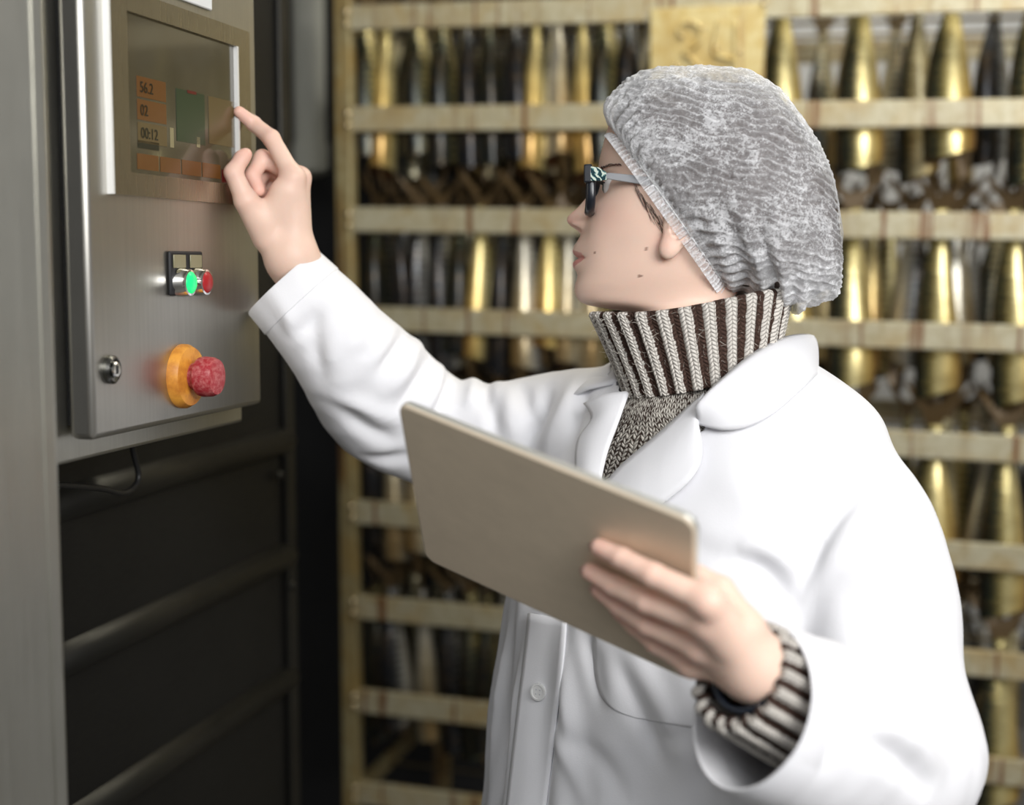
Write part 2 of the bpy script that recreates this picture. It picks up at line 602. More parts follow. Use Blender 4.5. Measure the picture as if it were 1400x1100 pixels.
def on_plane(px, py, P=None, n=PN, off=0.0):
    """where a sight line meets the plane parallel to the door at `off` in front of it"""
    P = PP if P is None else P
    d = at(px, py, 1.0) - CAM
    return CAM + d * (np.dot(P + n * off - CAM, n) / np.dot(d, n))


def sz(px, py, off=0.0):
    q = on_plane(px, py, off=off) - PP
    return float(np.dot(q, PU)), float(q[2])


def PL(s, z, n=0.0):
    return PP + PU * s + ZZ * z + PN * n


s1 = sz(357, 450)[0]
zb = sz(125, 603)[1]
zt = 0.42
cb = empty('control_box', PL(s1 / 2, zb, -.15))
DT = .026                                                   # door thickness
# door: a folded sheet with rounded edges
dr = MB().box(PL(0, zb, -DT), PU * s1, ZZ * (zt - zb), PN * DT).obj('door', M['steel'], cb, bevel=.006)
MB().box(PL(.012, zb + .012, -DT - .008), PU * (s1 - .024), ZZ * (zt - zb - .024), PN * .008).obj('gasket', M['gasket'], cb)
MB().box(PL(-.012, zb - .024, -.20), PU * (s1 + .030), ZZ * (zt - zb + .04), PN * (.20 - DT - .008)).obj('housing', M['steel_door'], cb, bevel=.004)
# operator panel: bezel around a recessed screen
bl = sz(149, 265)[0]; br = sz(337, 160)[0]
bb = sz(149, 265)[1]; bt = sz(337, 45)[1]
il = sz(171, 200)[0]; ir = sz(321, 160)[0]
ib = sz(175, 236)[1]; it = sz(322, 65)[1]
BZ = .0055
bz = MB()
for (a0, a1, c0, c1) in ((bl, il, bb, bt), (ir, br, bb, bt), (il, ir, bb, ib), (il, ir, it, bt)):
    bz.box(PL(a0, c0, 0), PU * (a1 - a0), ZZ * (c1 - c0), PN * BZ)
bez = bz.obj('bezel', M['steel_bezel'], cb)
MB().box(PL(bl - .003, bb, 0), PU * .003, ZZ * (bt - bb), PN * (BZ + .001)).obj('bezel_highlight', M['edge_highlight'], bez)  # strip carrying the painted highlight on the bezel's near side
MB().box(PL(ir - .0035, ib, .0015), PU * .0035, ZZ * (it - ib), PN * (BZ - .001)).obj('recess_highlight', M['edge_highlight'], bez)  # same pale highlight painted on the lit side of the recess


def screen_mat():
    m, nt, b = new_mat('dim_touch_screen')
    b.inputs['Base Color'].default_value = (.035, .030, .018, 1)
    b.inputs['Roughness'].default_value = .16
    b.inputs['Coat Weight'].default_value = .4
    b.inputs['Emission Color'].default_value = (.30, .24, .12, 1)
    b.inputs['Emission Strength'].default_value = .07
    return m


scr = MB().box(PL(il, ib, .0005), PU * (ir - il), ZZ * (it - ib), PN * .001).obj('screen', screen_mat(), cb)
sw, sh = ir - il, it - ib


def flat_mat(name, c, e):
    m = plain(name, tuple(x * .22 for x in c), .2, emit=c, estr=e)
    return m


ORG = flat_mat('screen_orange', (.42, .17, .04), .06)
TAN = flat_mat('screen_tan', (.36, .25, .10), .06)
GRN = flat_mat('screen_green', (.07, .13, .06), .08)
RED = flat_mat('screen_red', (.30, .02, .02), .12)
INK = flat_mat('screen_ink', (.03, .035, .02), .05)
LIT = flat_mat('screen_light', (.55, .47, .25), .22)


def tile(u0, v0, u1, v1, mat, name='screen_field', lift=.0016, par=scr):
    return MB().box(PL(il + sw * u0, ib + sh * v0, lift), PU * (sw * (u1 - u0)), ZZ * (sh * (v1 - v0)), PN * .0005).obj(name, mat, par)


for k, (mt, tx) in enumerate(((ORG, '56.2'), (ORG, '02'), (TAN, '00:12'))):
    v1 = .62 - k * .145
    tile(.09, v1 - .13, .33, v1, mt)
    c = bpy.data.curves.new('figures', 'FONT'); c.body = tx; c.size = .015; c.extrude = .0002
    t0 = bpy.data.objects.new('figures', c); COL.objects.link(t0)
    me = bpy.data.meshes.new_from_object(t0); bpy.data.objects.remove(t0)
    q = PL(il + sw * .11, ib + sh * (v1 - .10), .0025)
    tv = [q + PU * v_.co.x + ZZ * v_.co.y + PN * v_.co.z for v_ in me.vertices]
    mobj('figures', tv, [tuple(p_.vertices) for p_ in me.polygons], INK, scr)['kind'] = 'stuff'
tile(.09, .165, .26, .215, INK)
for k in range(4): tile(.08 + .19 * k, .03, .255 + .19 * k, .13, ORG)
tile(.84, .01, .98, .10, RED)
tile(.42, .25, .68, .60, GRN)
tile(.72, .27, .97, .60, TAN)
tile(.36, .20, .39, .33, LIT); tile(.60, .23, .63, .30, LIT); tile(.52, .585, .60, .605, RED, lift=.0022)
# white plate above the screen
a0, a1 = sz(222, 8)[0], sz(287, 8)[0]
MB().box(PL(a0, sz(284, 14)[1], 0), PU * (a1 - a0), ZZ * .05, PN * .003).obj('label_plate', M['white_plate'], cb, bevel=.002)
# twin push button with legend windows
b0, b1 = sz(229, 400)[0], sz(274, 400)[0]
bz0, bz1 = sz(232, 404)[1], sz(232, 343)[1]
tw = MB().box(PL(b0, bz0, 0), PU * (b1 - b0), ZZ * (bz1 - bz0), PN * .004).obj('button_block', M['gasket'], cb, bevel=.002)
hw = (b1 - b0) / 2
for k, (bm, nm) in enumerate(((M['green_lamp'], 'green_button'), (M['red_button'], 'red_button'))):
    cs = b0 + hw * (k + .5)
    MB().box(PL(cs - hw * .36, bz0 + (bz1 - bz0) * .62, .004), PU * hw * .72, ZZ * (bz1 - bz0) * .30, PN * .0015).obj('legend_window', M['window_plastic'], tw, bevel=.0006)
    o = PL(cs, bz0 + (bz1 - bz0) * .29, .004)
    MB().lathe(o, PN, [(.0148, 0), (.0148, .006), (.0132, .013), (.0112, .0135), (.0112, .010)], 32).obj('button_ring', M['chrome'], tw, smooth=True, angle=.5)
    MB().lathe(o, PN, [(.0110, .006), (.0110, .0135), (.009, .0155), (.004, .0165)], 32).obj(nm, bm, tw, smooth=True, angle=.7)
# emergency stop
s_, z_ = sz(249, 514)
er = (sz(249, 470)[1] - sz(249, 558)[1]) / 2
es = MB().lathe(PL(s_, z_, 0), PN, [(er, 0), (er, .005), (er * .9, .011), (er * .5, .013)], 40).obj('yellow_disc', M['yellow_disc'], cb, smooth=True, angle=.6)
MB().lathe(PL(s_, z_, .012), PN, [(er * .42, 0), (er * .42, .007), (er * .60, .009), (er * .63, .014), (er * .61, .023), (er * .54, .028), (er * .3, .030)], 40).obj('red_mushroom', M['red_mushroom'], es, smooth=True, angle=.8)
# key lock
s_, z_ = sz(150, 505)
lk = MB().lathe(PL(s_, z_, 0), PN, [(.0135, 0), (.0135, .004), (.011, .006), (.0095, .0055), (.0095, .004)], 32).obj('lock_rim', M['lock'], cb, smooth=True, angle=.5)
MB().lathe(PL(s_, z_, .003), PN, [(.0075, 0), (.0075, .004), (.006, .005)], 24).obj('lock_core', M['chrome'], lk, smooth=True, angle=.5)
MB().box(PL(s_ - .0012, z_ - .004, .0076), PU * .0024, ZZ * .008, PN * .0012).obj('keyhole', M['keyhole'], lk)
tag(cb, 'brushed stainless control box with touch screen, buttons and red emergency stop', 'control box')
# cable loop under the box
q = [PL(sz(180, 612)[0], zb - .024, -.12)]
cq = on_plane(180, 610, off=-.12)
pts = [on_plane(x, y, off=-.13) for x, y in ((179, 596), (184, 625), (189, 655), (180, 669), (150, 670), (112, 665), (70, 663), (40, 668))]
mobj('cable', *tube_grid(curve(pts, 60), .0036, 10), M['cable'], smooth=True)
tag(bpy.data.objects['cable'], 'black cable looping out from under the stainless control box', 'cable')

# smokehouse side wall under and behind the box (parallel to it), with pressed ribs
WO = -.215
cw = empty('smokehouse', on_plane(395, 600, off=WO) * np.array([1, 1, 0]))
WLN = .86
e1 = on_plane(396, 600, off=WO); e0 = e1 - PU * WLN
zc = 3.0


def WP(s, z, n=0.0):
    return np.array([e0[0], e0[1], 0]) + PU * s + ZZ * z + PN * n


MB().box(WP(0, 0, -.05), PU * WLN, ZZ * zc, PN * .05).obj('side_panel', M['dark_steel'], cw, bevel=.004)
for (xa, ya) in ((392, 601), (402, 754), (421, 908)):
    z = on_plane(xa, ya, off=WO)[2]
    prof = [(0, -.022), (.011, -.015), (.017, 0), (.011, .015), (0, .022)]
    v = []
    for s in (0.0, WLN - .01):
        for (n, dz) in prof: v.append(WP(s, z + dz, n))
    f = [(i, i + 1, i + 6, i + 5) for i in range(4)] + [(0, 4, 3, 2, 1), (5, 6, 7, 8, 9)]
    mobj('rib', v, f, M['rib_steel'], cw, smooth=True)
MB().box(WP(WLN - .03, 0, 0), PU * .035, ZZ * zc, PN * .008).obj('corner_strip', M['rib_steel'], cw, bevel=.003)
for (x, y) in ((405, 801), (388, 650)):
    q = on_plane(x - 8, y, off=WO + .006); MB().lathe(q, PN, [(.008, 0), (.008, .004), (.004, .008)], 16).obj('bolt', M['rib_steel'], cw, smooth=True, angle=.6)
tag(cw, 'dark steel smokehouse side wall with pressed ribs under the control box', 'smokehouse')

# stainless door edge, nearest to the camera at the far left
k = at(79, 560, 1.17)
wdir = np.array([-.80, .60, 0]); fdir = np.array([.60, .80, 0])
sd = empty('steel_cabinet', (k[0] - .2, k[1], 0))
MB().box((k[0], k[1], 0), -fdir * .30, wdir * .05, ZZ * 2.6).obj('door_leaf', M['steel_door'], sd, bevel=.004)
MB().box(np.array([k[0], k[1], 0]) - fdir * .012 - wdir * .0015, -fdir * .002, wdir * .002, ZZ * 2.6).obj('fold_seam', M['steel_door'], sd)
tag(sd, 'tall brushed stainless cabinet with vertical grain, at the extreme left beside the control box', 'cabinet')

# ------------------------------------------------------------------ rack of hanging mackerel
LY = np.array([22, 163, 305, 440, 575, 707, 838, 968]); RY = np.array([3, 150, 306, 467, 625, 775, 925, 1075])
DL, DR = 2.81, 2.50
ks = np.arange(8)
zl = np.polyfit(ks, [at(475, y, DL)[2] for y in LY], 1); zr = np.polyfit(ks, [at(1400, y, DR)[2] for y in RY], 1)
A = at(475, 360, DL); B = at(1400, 360, DR)
RD = np.array([B[0] - A[0], B[1] - A[1], 0]); RL = np.linalg.norm(RD); RD /= RL
RN = np.array([RD[1], -RD[0], 0])                          # towards the camera
RW = RL + .28


def RK(x, k, dn=0.0, dz=0.0):
    """x metres from the left post along the rack, at rail number k"""
    za = np.polyval(zl, k); zb_ = np.polyval(zr, k)
    p = np.array([A[0], A[1], 0]) + RD * x + RN * dn
    p[2] = za + (zb_ - za) * x / RL + dz
    return p


rk = empty('smoking_rack', (A[0] + RD[0] * RW / 2, A[1] + RD[1] * RW / 2 + .3, 0))
RH = .048
NR = 10
ztop = np.polyval(zl, -1.6)
for dn, nm in ((0, 'front'), (-.62, 'back')):
    for x in (-.022, RW):
        q = np.array([A[0], A[1], .09]) + RD * x + RN * (dn - .03)
        MB().box(q, RD * .034, RN * .034, ZZ * (ztop - .09)).obj('post', M['post'], rk, bevel=.003)
        c = q + RD * .017 + RN * .017
        wo = MB().lathe(c + ZZ * (-.045) - RD * .013, RD, [(.02, 0), (.044, .004), (.044, .022), (.02, .026)], 20).obj('caster', M['tyre'], rk, smooth=True, angle=.6)
for k_ in range(-1, NR):
    a = RK(.012, k_, 0, -RH / 2); b = RK(RW, k_, 0, -RH / 2)
    MB().box(a - RN * .012, b - a, RN * .014, ZZ * RH).obj('rail', M['rail'], rk, bevel=.002)
    MB().lathe(RK(.004, k_, .0, .010), RN, [(.009, -.004), (.008, .006), (.004, .009)], 12).obj('weld', M['weld'], rk, smooth=True)
    MB().lathe(RK(.004, k_, .0, -.012), RN, [(.008, -.004), (.007, .006), (.003, .009)], 12).obj('weld', M['weld'], rk, smooth=True)
    if k_ % 2 == 0:
        a = RK(.012, k_, -.62, -RH / 2); b = RK(RW, k_, -.62, -RH / 2)
        MB().box(a, b - a, RN * .014, ZZ * RH).obj('rail', M['rail'], rk)
        for d_ in (-.078, -.20, -.36, -.50):
            mobj('hanging_rod', *tube_grid([RK(.0, k_, d_, -.004), RK(RW / 2, k_, d_, -.004), RK(RW, k_, d_, -.004)], .0035, 8), M['rod'], rk, smooth=True)
for x in (-.01, RW):
    for k_ in range(0, NR, 2):
        a = RK(x + .005, k_, -.03, -RH / 2); b = RK(x + .005, k_, -.61, -RH / 2)
        MB().box(a, b - a, RD * .012, ZZ * .035).obj('side_bar', M['post'], rk)
# number plate with bent rod figures 34
u = lambda px, py, off: on_plane(px, py, P=A, n=RN, off=off)
c0, c1, c2 = u(888, 8, .012), u(1045, 8, .012), u(888, 150, .012)
c0[2] = c1[2] = (c0[2] + c1[2]) / 2
np_ = MB().box(c2 - RN * .006, c1 - c0, ZZ * (c0[2] - c2[2]), RN * .006).obj('number_plate', M['plate'], rk, bevel=.002)


def rod_fig(pts, n=40):
    v, f = tube_grid(curve([u(860 + x / 6.364, y / 6.364, .016) for x, y in pts], n), .0042, 8)
    mobj('rod_numeral', v, f, M['plate'], np_, smooth=True)


rod_fig([(440, 310), (430, 250), (480, 200), (545, 195), (610, 240), (625, 310), (580, 390), (500, 440), (470, 462)])
rod_fig([(470, 462), (520, 490), (570, 550), (580, 620), (540, 690), (470, 710), (400, 660), (390, 590)])
rod_fig([(795, 175), (770, 270), (745, 370), (735, 465)], 16)
rod_fig([(735, 465), (800, 495), (860, 510), (935, 520)], 16)
rod_fig([(935, 190), (932, 350), (930, 500), (928, 720)], 16)
for (x, y) in ((640, 240), (455, 312), (770, 415), (955, 445), (612, 580), (405, 575), (1175, 25)):
    MB().lathe(u(860 + x / 6.364, y / 6.364, .018), RN, [(.0045, -.003), (.004, .001), (.002, .0025)], 10).obj('weld', M['weld'], np_, smooth=True)
tag(rk, 'rust-streaked cream metal rack on wheels hung with tiers of mackerel', 'rack')


# -- mackerel: body hangs along -z from the rod at the origin; x: back(-) to belly(+); y: thickness
def fish_meshes(L, W, T):
    zs = np.array([.03, .0, -.03, -.07, -.12, -.17, -.21, -.25, -.285]) * L / .285
    hb = np.array([.013, .0115, .0160, .0245, .0320, .0365, .0390, .040, .0385]) * W / .040
    tb = np.array([.007, .007, .0105, .0175, .0235, .0272, .029, .030, .029]) * T / .030
    q = np.linspace(zs[0], zs[-1], 20)
    hb = spline(-zs, hb, -q); tb = spline(-zs, tb, -q)
    n = 16; th = np.arange(n) * 2 * PI / n
    v = np.stack([np.outer(hb, np.cos(th)) + .003 * np.sin(q * 18)[:, None], np.outer(tb, np.sin(th)), np.repeat(q[:, None], n, 1)], 2)
    v[-1, :, 2] += .012 * np.cos(th)                       # oblique cut behind the gills
    v[-2, :, 2] += .006 * np.cos(th)
    v = v.reshape(-1, 3); f = grid_faces(20, n); f.append(tuple(range(n))[::-1])
    ring = v[-n:]; c = ring.mean(0)
    cv = np.vstack([ring, c + (ring - c) * .8 + [0, 0, .006], [c + [0, 0, .022]]])
    cf = [(k, (k + 1) % n, n + (k + 1) % n, n + k) for k in range(n)] + [(n + k, n + (k + 1) % n, 2 * n) for k in range(n)]
    # forked tail: two blades spreading up, thin but solid
    s = W / .040
    out = np.array([(-.010, .018), (-.020, .045), (-.040, .072), (-.050, .092), (-.034, .080), (-.014, .058), (0, .044),
                    (.014, .058), (.034, .080), (.050, .092), (.040, .072), (.020, .045), (.010, .018)]) * s
    m_ = len(out)
    wob = np.array([.004, .001, .010, .016, .009, .004, .002, -.003, -.008, -.014, -.009, -.002, .003])
    tv = np.vstack([np.c_[out[:, 0], wob + .0012, out[:, 1]], np.c_[out[:, 0], wob - .0012, out[:, 1]]])
    quads = [(0, 1, 11, 12), (1, 5, 6, 7, 11), (1, 2, 4, 5), (2, 3, 4), (7, 8, 10, 11), (8, 9, 10)]
    tf = [q_ for q_ in quads] + [tuple(i + m_ for i in q_[::-1]) for q_ in quads] + [(i, i + m_, (i + 1) % m_ + m_, (i + 1) % m_) for i in range(m_)]
    # belly flap and finlets
    fv = []; ff = []
    b = len(fv)
    fv += [(c[0] + .012 * s, .004, -L + .01), (c[0] + .034 * s, .006, -L + .012), (c[0] + .030 * s, .016, -L - .030), (c[0] + .016 * s, .012, -L - .042),
           (c[0] + .012 * s, .001, -L + .01), (c[0] + .034 * s, .003, -L + .012), (c[0] + .030 * s, .013, -L - .030), (c[0] + .016 * s, .009, -L - .042)]
    ff += [tuple(b + i for i in q_) for q_ in BOXF]
    return (v, f), (cv, cf), (tv, tf), (fv, ff)


def make_fish(L, W, T):
    (v, f), (cv, cf), (tv, tf), (fv, ff) = fish_meshes(L, W, T)
    e = empty('smoked_mackerel', (0, 0, 0))
    mobj('fish_body', v, f, M['fish'], e, smooth=True)
    mobj('cut_end', cv, cf, M['fish_cut'], e, smooth=True)
    mobj('tail_fin', tv, tf, M['fish_fin'], e, smooth=True, angle=.6)
    mobj('pectoral_fin', fv, ff, M['fish_fin'], e)
    return e


protos = [make_fish(.285, .044, .030), make_fish(.30, .041, .028), make_fish(.265, .046, .033)]
used = [False] * 3


def hang(x, k, dn, yaw, tilt, gold, label, group, sc=1.0):
    i = random.randrange(3)
    pr = protos[i]
    if not used[i]:
        e = pr; used[i] = True
    else:
        e = pr.copy(); COL.objects.link(e)
        for ch in pr.children:
            c = ch.copy(); c.parent = e; COL.objects.link(c)
    p = RK(x, k, dn)
    e.location = p; e.scale = (sc, sc, sc)
    base = math.atan2(RD[1], RD[0])
    e.rotation_euler = (tilt, tilt * .6 * random.uniform(-1, 1), base + yaw)
    for ch in e.children: ch['gold'] = gold
    tag(e, label, 'fish', group)


ORDW = 'first second third fourth fifth sixth seventh eighth ninth tenth eleventh twelfth thirteenth fourteenth fifteenth sixteenth seventeenth eighteenth nineteenth twentieth'.split()
TIER = {0: 'topmost', 2: 'third', 4: 'fifth', 6: 'seventh', 8: 'lowest'}
xpx = lambda px: RL * np.dot(u(px, 300, 0) - A, RD) / RL
for k_ in (-2, 0, 2, 4, 6):
    xs = []
    for px in ((488, 517, 557, 596, 626, 655, 690, 722, 752, 787, 822, 852) if k_ != 2 else (490, 524, 556, 585, 613, 648, 672, 702, 738, 766, 795, 832)):
        xs.append((px + random.uniform(-4, 4), True))
    for px in ((895, 960, 1062, 1172, 1296, 1408) if k_ <= 0 else (905, 985, 1080, 1166, 1288, 1392)):
        xs.append((px, False))
    if k_ == 6: xs = [t for t in xs if t[0] < 720 or t[0] > 1200]
    for j, (px, left) in enumerate(xs):
        gold = (1.0 if random.random() < .42 else .12) if left else 1.0
        if left:
            yaw = random.choice((PI / 2, -PI / 2, PI / 2)) + random.uniform(-.75, .75)
        else:
            yaw = random.uniform(-.30, .25) + (PI if random.random() < .0 else 0)
        nth = ORDW[j] if left or j < 12 else None
        side = j if left else len(xs) - 1 - j
        where = 'from the left post' if left else 'from the right end'
        tone = 'golden' if gold > .5 else 'dark silvery'
        rail = TIER.get(k_, 'uppermost')
        lab = f'{tone} mackerel, {ORDW[side]} {where}, front row under the {rail} rail'
        if k_ == -2: lab = f'{tone} mackerel, {ORDW[side]} {where}, row above the topmost rail'
        hang(xpx(px), k_, -.078, yaw, random.uniform(-.05, .05), gold, lab, 'mackerel in the front row of the rack', random.uniform(.92, 1.03) if left else random.uniform(1.0, 1.06))
ROWN = ('second', 'third', 'hindmost')
for k_ in (0, 2, 4, 6):
    for row, dn in enumerate((-.20, -.36, -.50)):
        L_ = [px for px in range(486, 900, 34 if row == 0 else 38) if not (k_ >= 4 and px > 730)]
        R2 = [px for px in range(1040, 1420, 105 if k_ < 2 else 70) if not (k_ >= 4 and px < 1200) and not (row == 1 and k_ == 0)]
        for j, px in enumerate(L_):
            hang(xpx(px) + random.uniform(-.02, .02) + .02 * row, k_, dn + random.uniform(-.02, .02), random.uniform(0, 6.28), random.uniform(-.08, .08), random.random() * .7,
                 f'mackerel, {ORDW[j]} from the left post, {ROWN[row]} row behind the {TIER[k_]} rail', 'mackerel in the back rows of the rack')
        for j, px in enumerate(R2):
            hang(xpx(px) + .05 * row + random.uniform(-.02, .02), k_, dn + random.uniform(-.02, .02), random.uniform(0, 6.28), random.uniform(-.08, .08), random.random(),
                 f'mackerel, {ORDW[len(R2) - 1 - j]} from the right end, {ROWN[row]} row behind the {TIER[k_]} rail', 'mackerel in the back rows of the rack')

# ------------------------------------------------------------------ the woman
DH = 1.50
PH = FPX / DH
HO = at(960, 270, DH)
YW = math.radians(10)
HF = -R_ * math.cos(YW) + F_ * math.sin(YW)                # where she looks
HL = -R_ * math.sin(YW) - F_ * math.cos(YW)                # her left, towards the camera
HU = U_
CY = math.cos(YW)


def hd(X, Y, Z): return HO + HF * X + HL * Y + HU * Z
def hx(px): return (960 - np.asarray(px, float)) / PH / CY
def hz(py): return (270 - np.asarray(py, float)) / PH


pers = empty('person', (HO[0] + .02, HO[1], 0))

# --- head and neck as one ring grid
ys = np.array([108, 112, 122, 140, 165, 186, 203, 217, 228, 242, 262, 285, 305, 325, 345, 362, 376, 388, 398, 406, 412, 417, 421, 426, 434, 446, 470, 510, 560])
ln = lambda tbl, q: np.interp(q, [t[0] for t in tbl], [t[1] for t in tbl])
rows = np.unique(np.concatenate([np.arange(108, 220, 3.0), np.arange(220, 330, 1.0), np.arange(330, 425, .8), np.arange(425, 565, 5.0)]))
base_t = [(108, 975), (111, 930), (118, 896), (130, 865), (145, 847), (165, 835), (186, 829), (203, 824.5), (217, 821.5), (228, 821), (242, 824), (262, 821), (285, 811), (305, 801), (325, 796), (345, 795), (362, 794), (376, 791.5), (388, 787.5), (396, 787.2), (403, 789), (408, 792), (412, 797), (415, 804), (418, 818), (421, 838), (425, 860), (432, 880), (446, 893), (470, 899), (510, 902), (560, 905)]
real_t = [(200, 825), (217, 821), (226, 820), (236, 820), (246, 816), (258, 809), (270, 800), (280, 791), (287, 782.5), (292, 777.5), (296, 776.3), (300, 777.3), (304, 780.5), (308, 786), (312, 791), (316, 794), (320, 795), (326, 791.5), (332, 787), (337, 784.8), (341, 784.3), (345, 786), (348, 789), (350.5, 791.5), (353, 788.5), (356, 785), (360, 784.2), (364, 786), (369, 789.7), (374, 791.5), (380, 790), (386, 788), (392, 787.2), (396, 787.2)]
back_t = [(108, 985), (112, 1020), (122, 1040), (140, 1055), (165, 1066), (203, 1072), (262, 1070), (305, 1055), (345, 1030), (376, 1015), (406, 1005), (446, 1000), (510, 1005), (560, 1010)]
wid_t = [(108, .010), (112, .030), (122, .048), (140, .061), (165, .069), (203, .0735), (242, .0745), (262, .0740), (285, .0725), (305, .070), (325, .067), (345, .0635), (362, .060), (376, .0565), (388, .053), (398, .0495), (408, .0465), (416, .0450), (421, .045), (426, .0475), (434, .050), (446, .052), (510, .056), (560, .062)]
cen_t = [(108, 975), (140, 965), (203, 950), (262, 945), (305, 935), (345, 922), (376, 912), (398, 910), (412, 918), (421, 935), (434, 945), (470, 950), (560, 955)]


def smooth_tab(t, q, w_=3.0):
    return np.mean([ln(t, q + o) for o in (-w_, -w_ / 2, 0, w_ / 2, w_)], 0)


xf_b = hx(smooth_tab(base_t, rows, 2.0))
xf_r = hx(smooth_tab(real_t, rows, 1.0))
inreal = (rows > 201) & (rows < 395)
feat = np.where(inreal, xf_r - xf_b, 0)
xb = hx(smooth_tab(back_t, rows, 5)); wd = smooth_tab(wid_t, rows, 5); cx = hx(smooth_tab(cen_t, rows, 5))
Z = hz(np.where(rows < 165, 165 - (165 - rows) * .72, rows))
NT_ = 240
tt = np.linspace(-PI, PI, NT_, endpoint=False)
tt = tt - .30 * np.sin(tt)                                  # denser at the front (t = 0)
ct, st = np.cos(tt), np.sin(tt)
sgp = lambda a, e: np.sign(a) * np.abs(a) ** e
Xg = np.zeros((len(rows), NT_)); Yg = np.zeros_like(Xg)
for i, r in enumerate(rows):
    ef = .92 if r < 330 else np.interp(r, [330, 400, 430], [.92, 1.0, 1.0])
    fr = ct > 0
    Xg[i] = np.where(fr, cx[i] + (xf_b[i] - cx[i]) * sgp(ct, ef), cx[i] + (cx[i] - xb[i]) * sgp(ct, .95))
    Yg[i] = wd[i] * sgp(st, np.where(fr, .96, .92))
Rg = np.repeat(rows[:, None], NT_, 1)
fmask = np.clip(ct, 0, 1)[None] ** .6
aY = np.abs(Yg)


def gz(r0, s): return np.exp(-((Rg - r0) / (s * 1296)) ** 2)
def gy(y0, s): return np.exp(-((aY - y0) / s) ** 2)


isn = (rows > 228) & (rows < 322)
nosew = np.interp(rows, [220, 240, 262, 285, 300, 312, 320], [.012, .0075, .0085, .0105, .0120, .0105, .010])[:, None]
lipw = np.interp(rows, [318, 330, 350, 368, 385], [.014, .020, .021, .018, .024])[:, None]
fall = np.where((rows < 320)[:, None], np.exp(-(aY / nosew) ** 2.4), np.exp(-(aY / lipw) ** 2.2))
Dx = feat[:, None] * fall
Dx += .0075 * gz(303, .0052) * gy(.0125, .0048)             # nostril wings
Dx -= .0060 * gz(311, .0026) * gy(.0068, .0035)             # nostrils
Dx -= .0105 * gz(257, .0105) * gy(.031, .0145)              # eye sockets
Dx += .0092 * gz(258, .0068) * gy(.033, .0125)              # lids over the eyeball
Dx -= .0022 * gz(250, .0016) * gy(.032, .0105)              # upper lid crease
Dx += .0020 * gz(236, .0050) * gy(.030, .020)               # brow bone
Dx -= .0030 * gz(353, .0016) * gy(.021, .0055)              # mouth corners
Dx -= .0016 * gz(351, .0011) * (aY < .024)
Dx -= .0016 * gz(322, .005) * gy(0.0, .0028)                # philtrum
Dx += .0022 * gz(282, .013) * gy(.044, .014)                # cheekbone, front
Dx -= .0009 * gz(318, .010) * gy(.026, .008)                # nasolabial fold
Xg += Dx * fmask
Yg *= 1 + .030 * np.exp(-((Rg - 285) / 26) ** 2) * np.exp(-((st[None] ** 2 - .72) / .25) ** 2) - .030 * np.exp(-((Rg - 345) / 24) ** 2) * np.exp(-((st[None] ** 2 - .70) / .25) ** 2)
V = HO + Xg[..., None] * HF + Yg[..., None] * HL + Z[:, None, None] * HU

# below the neck the same grid runs on as a slim trunk and down to the pelvis, hidden under the clothes
YB = math.radians(47)
BF = np.array([-math.sin(YB), -math.cos(YB), 0]); BL = np.array([math.cos(YB), -math.sin(YB), 0])   # chest forward, her left
tor = [(455, 962, .070, .070), (478, 970, .088, .082), (500, 976, .118, .092), (525, 980, .150, .103), (552, 982, .176, .115), (600, 978, .193, .130), (680, 963, .203, .147), (780, 943, .207, .155),
       (880, 926, .206, .155), (1000, 911, .207, .155), (1150, 900, .212, .158), (1300, 892, .225, .168), (1560, 885, .24, .18), (1850, 885, .25, .19)]
tz = np.array([at(960, t[0], DH)[2] for t in tor]); txy = np.array([at(t[1], t[0], DH)[:2] for t in tor]); ta = np.array([t[2] for t in tor]); tb_ = np.array([t[3] for t in tor])
# keep the axis at the woman's own distance (do not let the lens pitch lean her)
txy[:, 1] = HO[1] - .0 + np.clip((tz - 1.3) * .05, -.03, .03)
txy[:, 0] = [(t[1] - 700) / FPX * (HO[1] * math.cos(PITCH) - (z_ - 1.48) * math.sin(PITCH)) for t, z_ in zip(tor, tz)]


def torso_ring(z, inset=0.0):
    q = np.atleast_1d(-np.clip(np.asarray(z, float), tz[-1], tz[0]))
    c = spline(-tz, txy, q); a = spline(-tz, ta, q) - inset; b = spline(-tz, tb_, q) - inset
    return c, a, b


def torso_pt(z, th, inset=0.0, e=.88):
    """points on the coat's outer shape; th = 0 front, positive towards her left"""
    z = np.asarray(z, float); th = np.asarray(th, float)
    c, a, b = torso_ring(z.ravel(), inset)
    s = sgp(np.sin(th.ravel()), e) * a; f = sgp(np.cos(th.ravel()), e) * b
    p = np.c_[c[:, 0] + BL[0] * s + BF[0] * f, c[:, 1] + BL[1] * s + BF[1] * f, z.ravel()]
    return p.reshape(z.shape + (3,))


zlow = np.array([at(960, y, DH)[2] for y in (600, 640, 720, 840, 960, 1080, 1250)])
lowgrid = torso_pt(np.repeat(zlow[:, None], NT_, 1), np.repeat(tt[None], len(zlow), 0), inset=.05)
V = np.concatenate([V, lowgrid])
nr = len(V)
hv = V.reshape(-1, 3); hf = grid_faces(nr, NT_)
hf.append(tuple(range(NT_))[::-1]); hf.append(tuple((nr - 1) * NT_ + k for k in range(NT_)))
hf = [q_[::-1] for q_ in hf]


# --- signed distance field helpers for hands
def smin(a, b, k):
    h = np.clip(.5 + .5 * (b - a) / k, 0, 1)
    return b + (a - b) * h - k * h * (1 - h)


def cone(P, a, b, ra, rb):
    ba = b - a; L = np.dot(ba, ba)
    pa = P - a
    h = np.clip(pa @ ba / L, 0, 1)
    return np.linalg.norm(pa - h[..., None] * ba, axis=-1) - (ra + (rb - ra) * h)


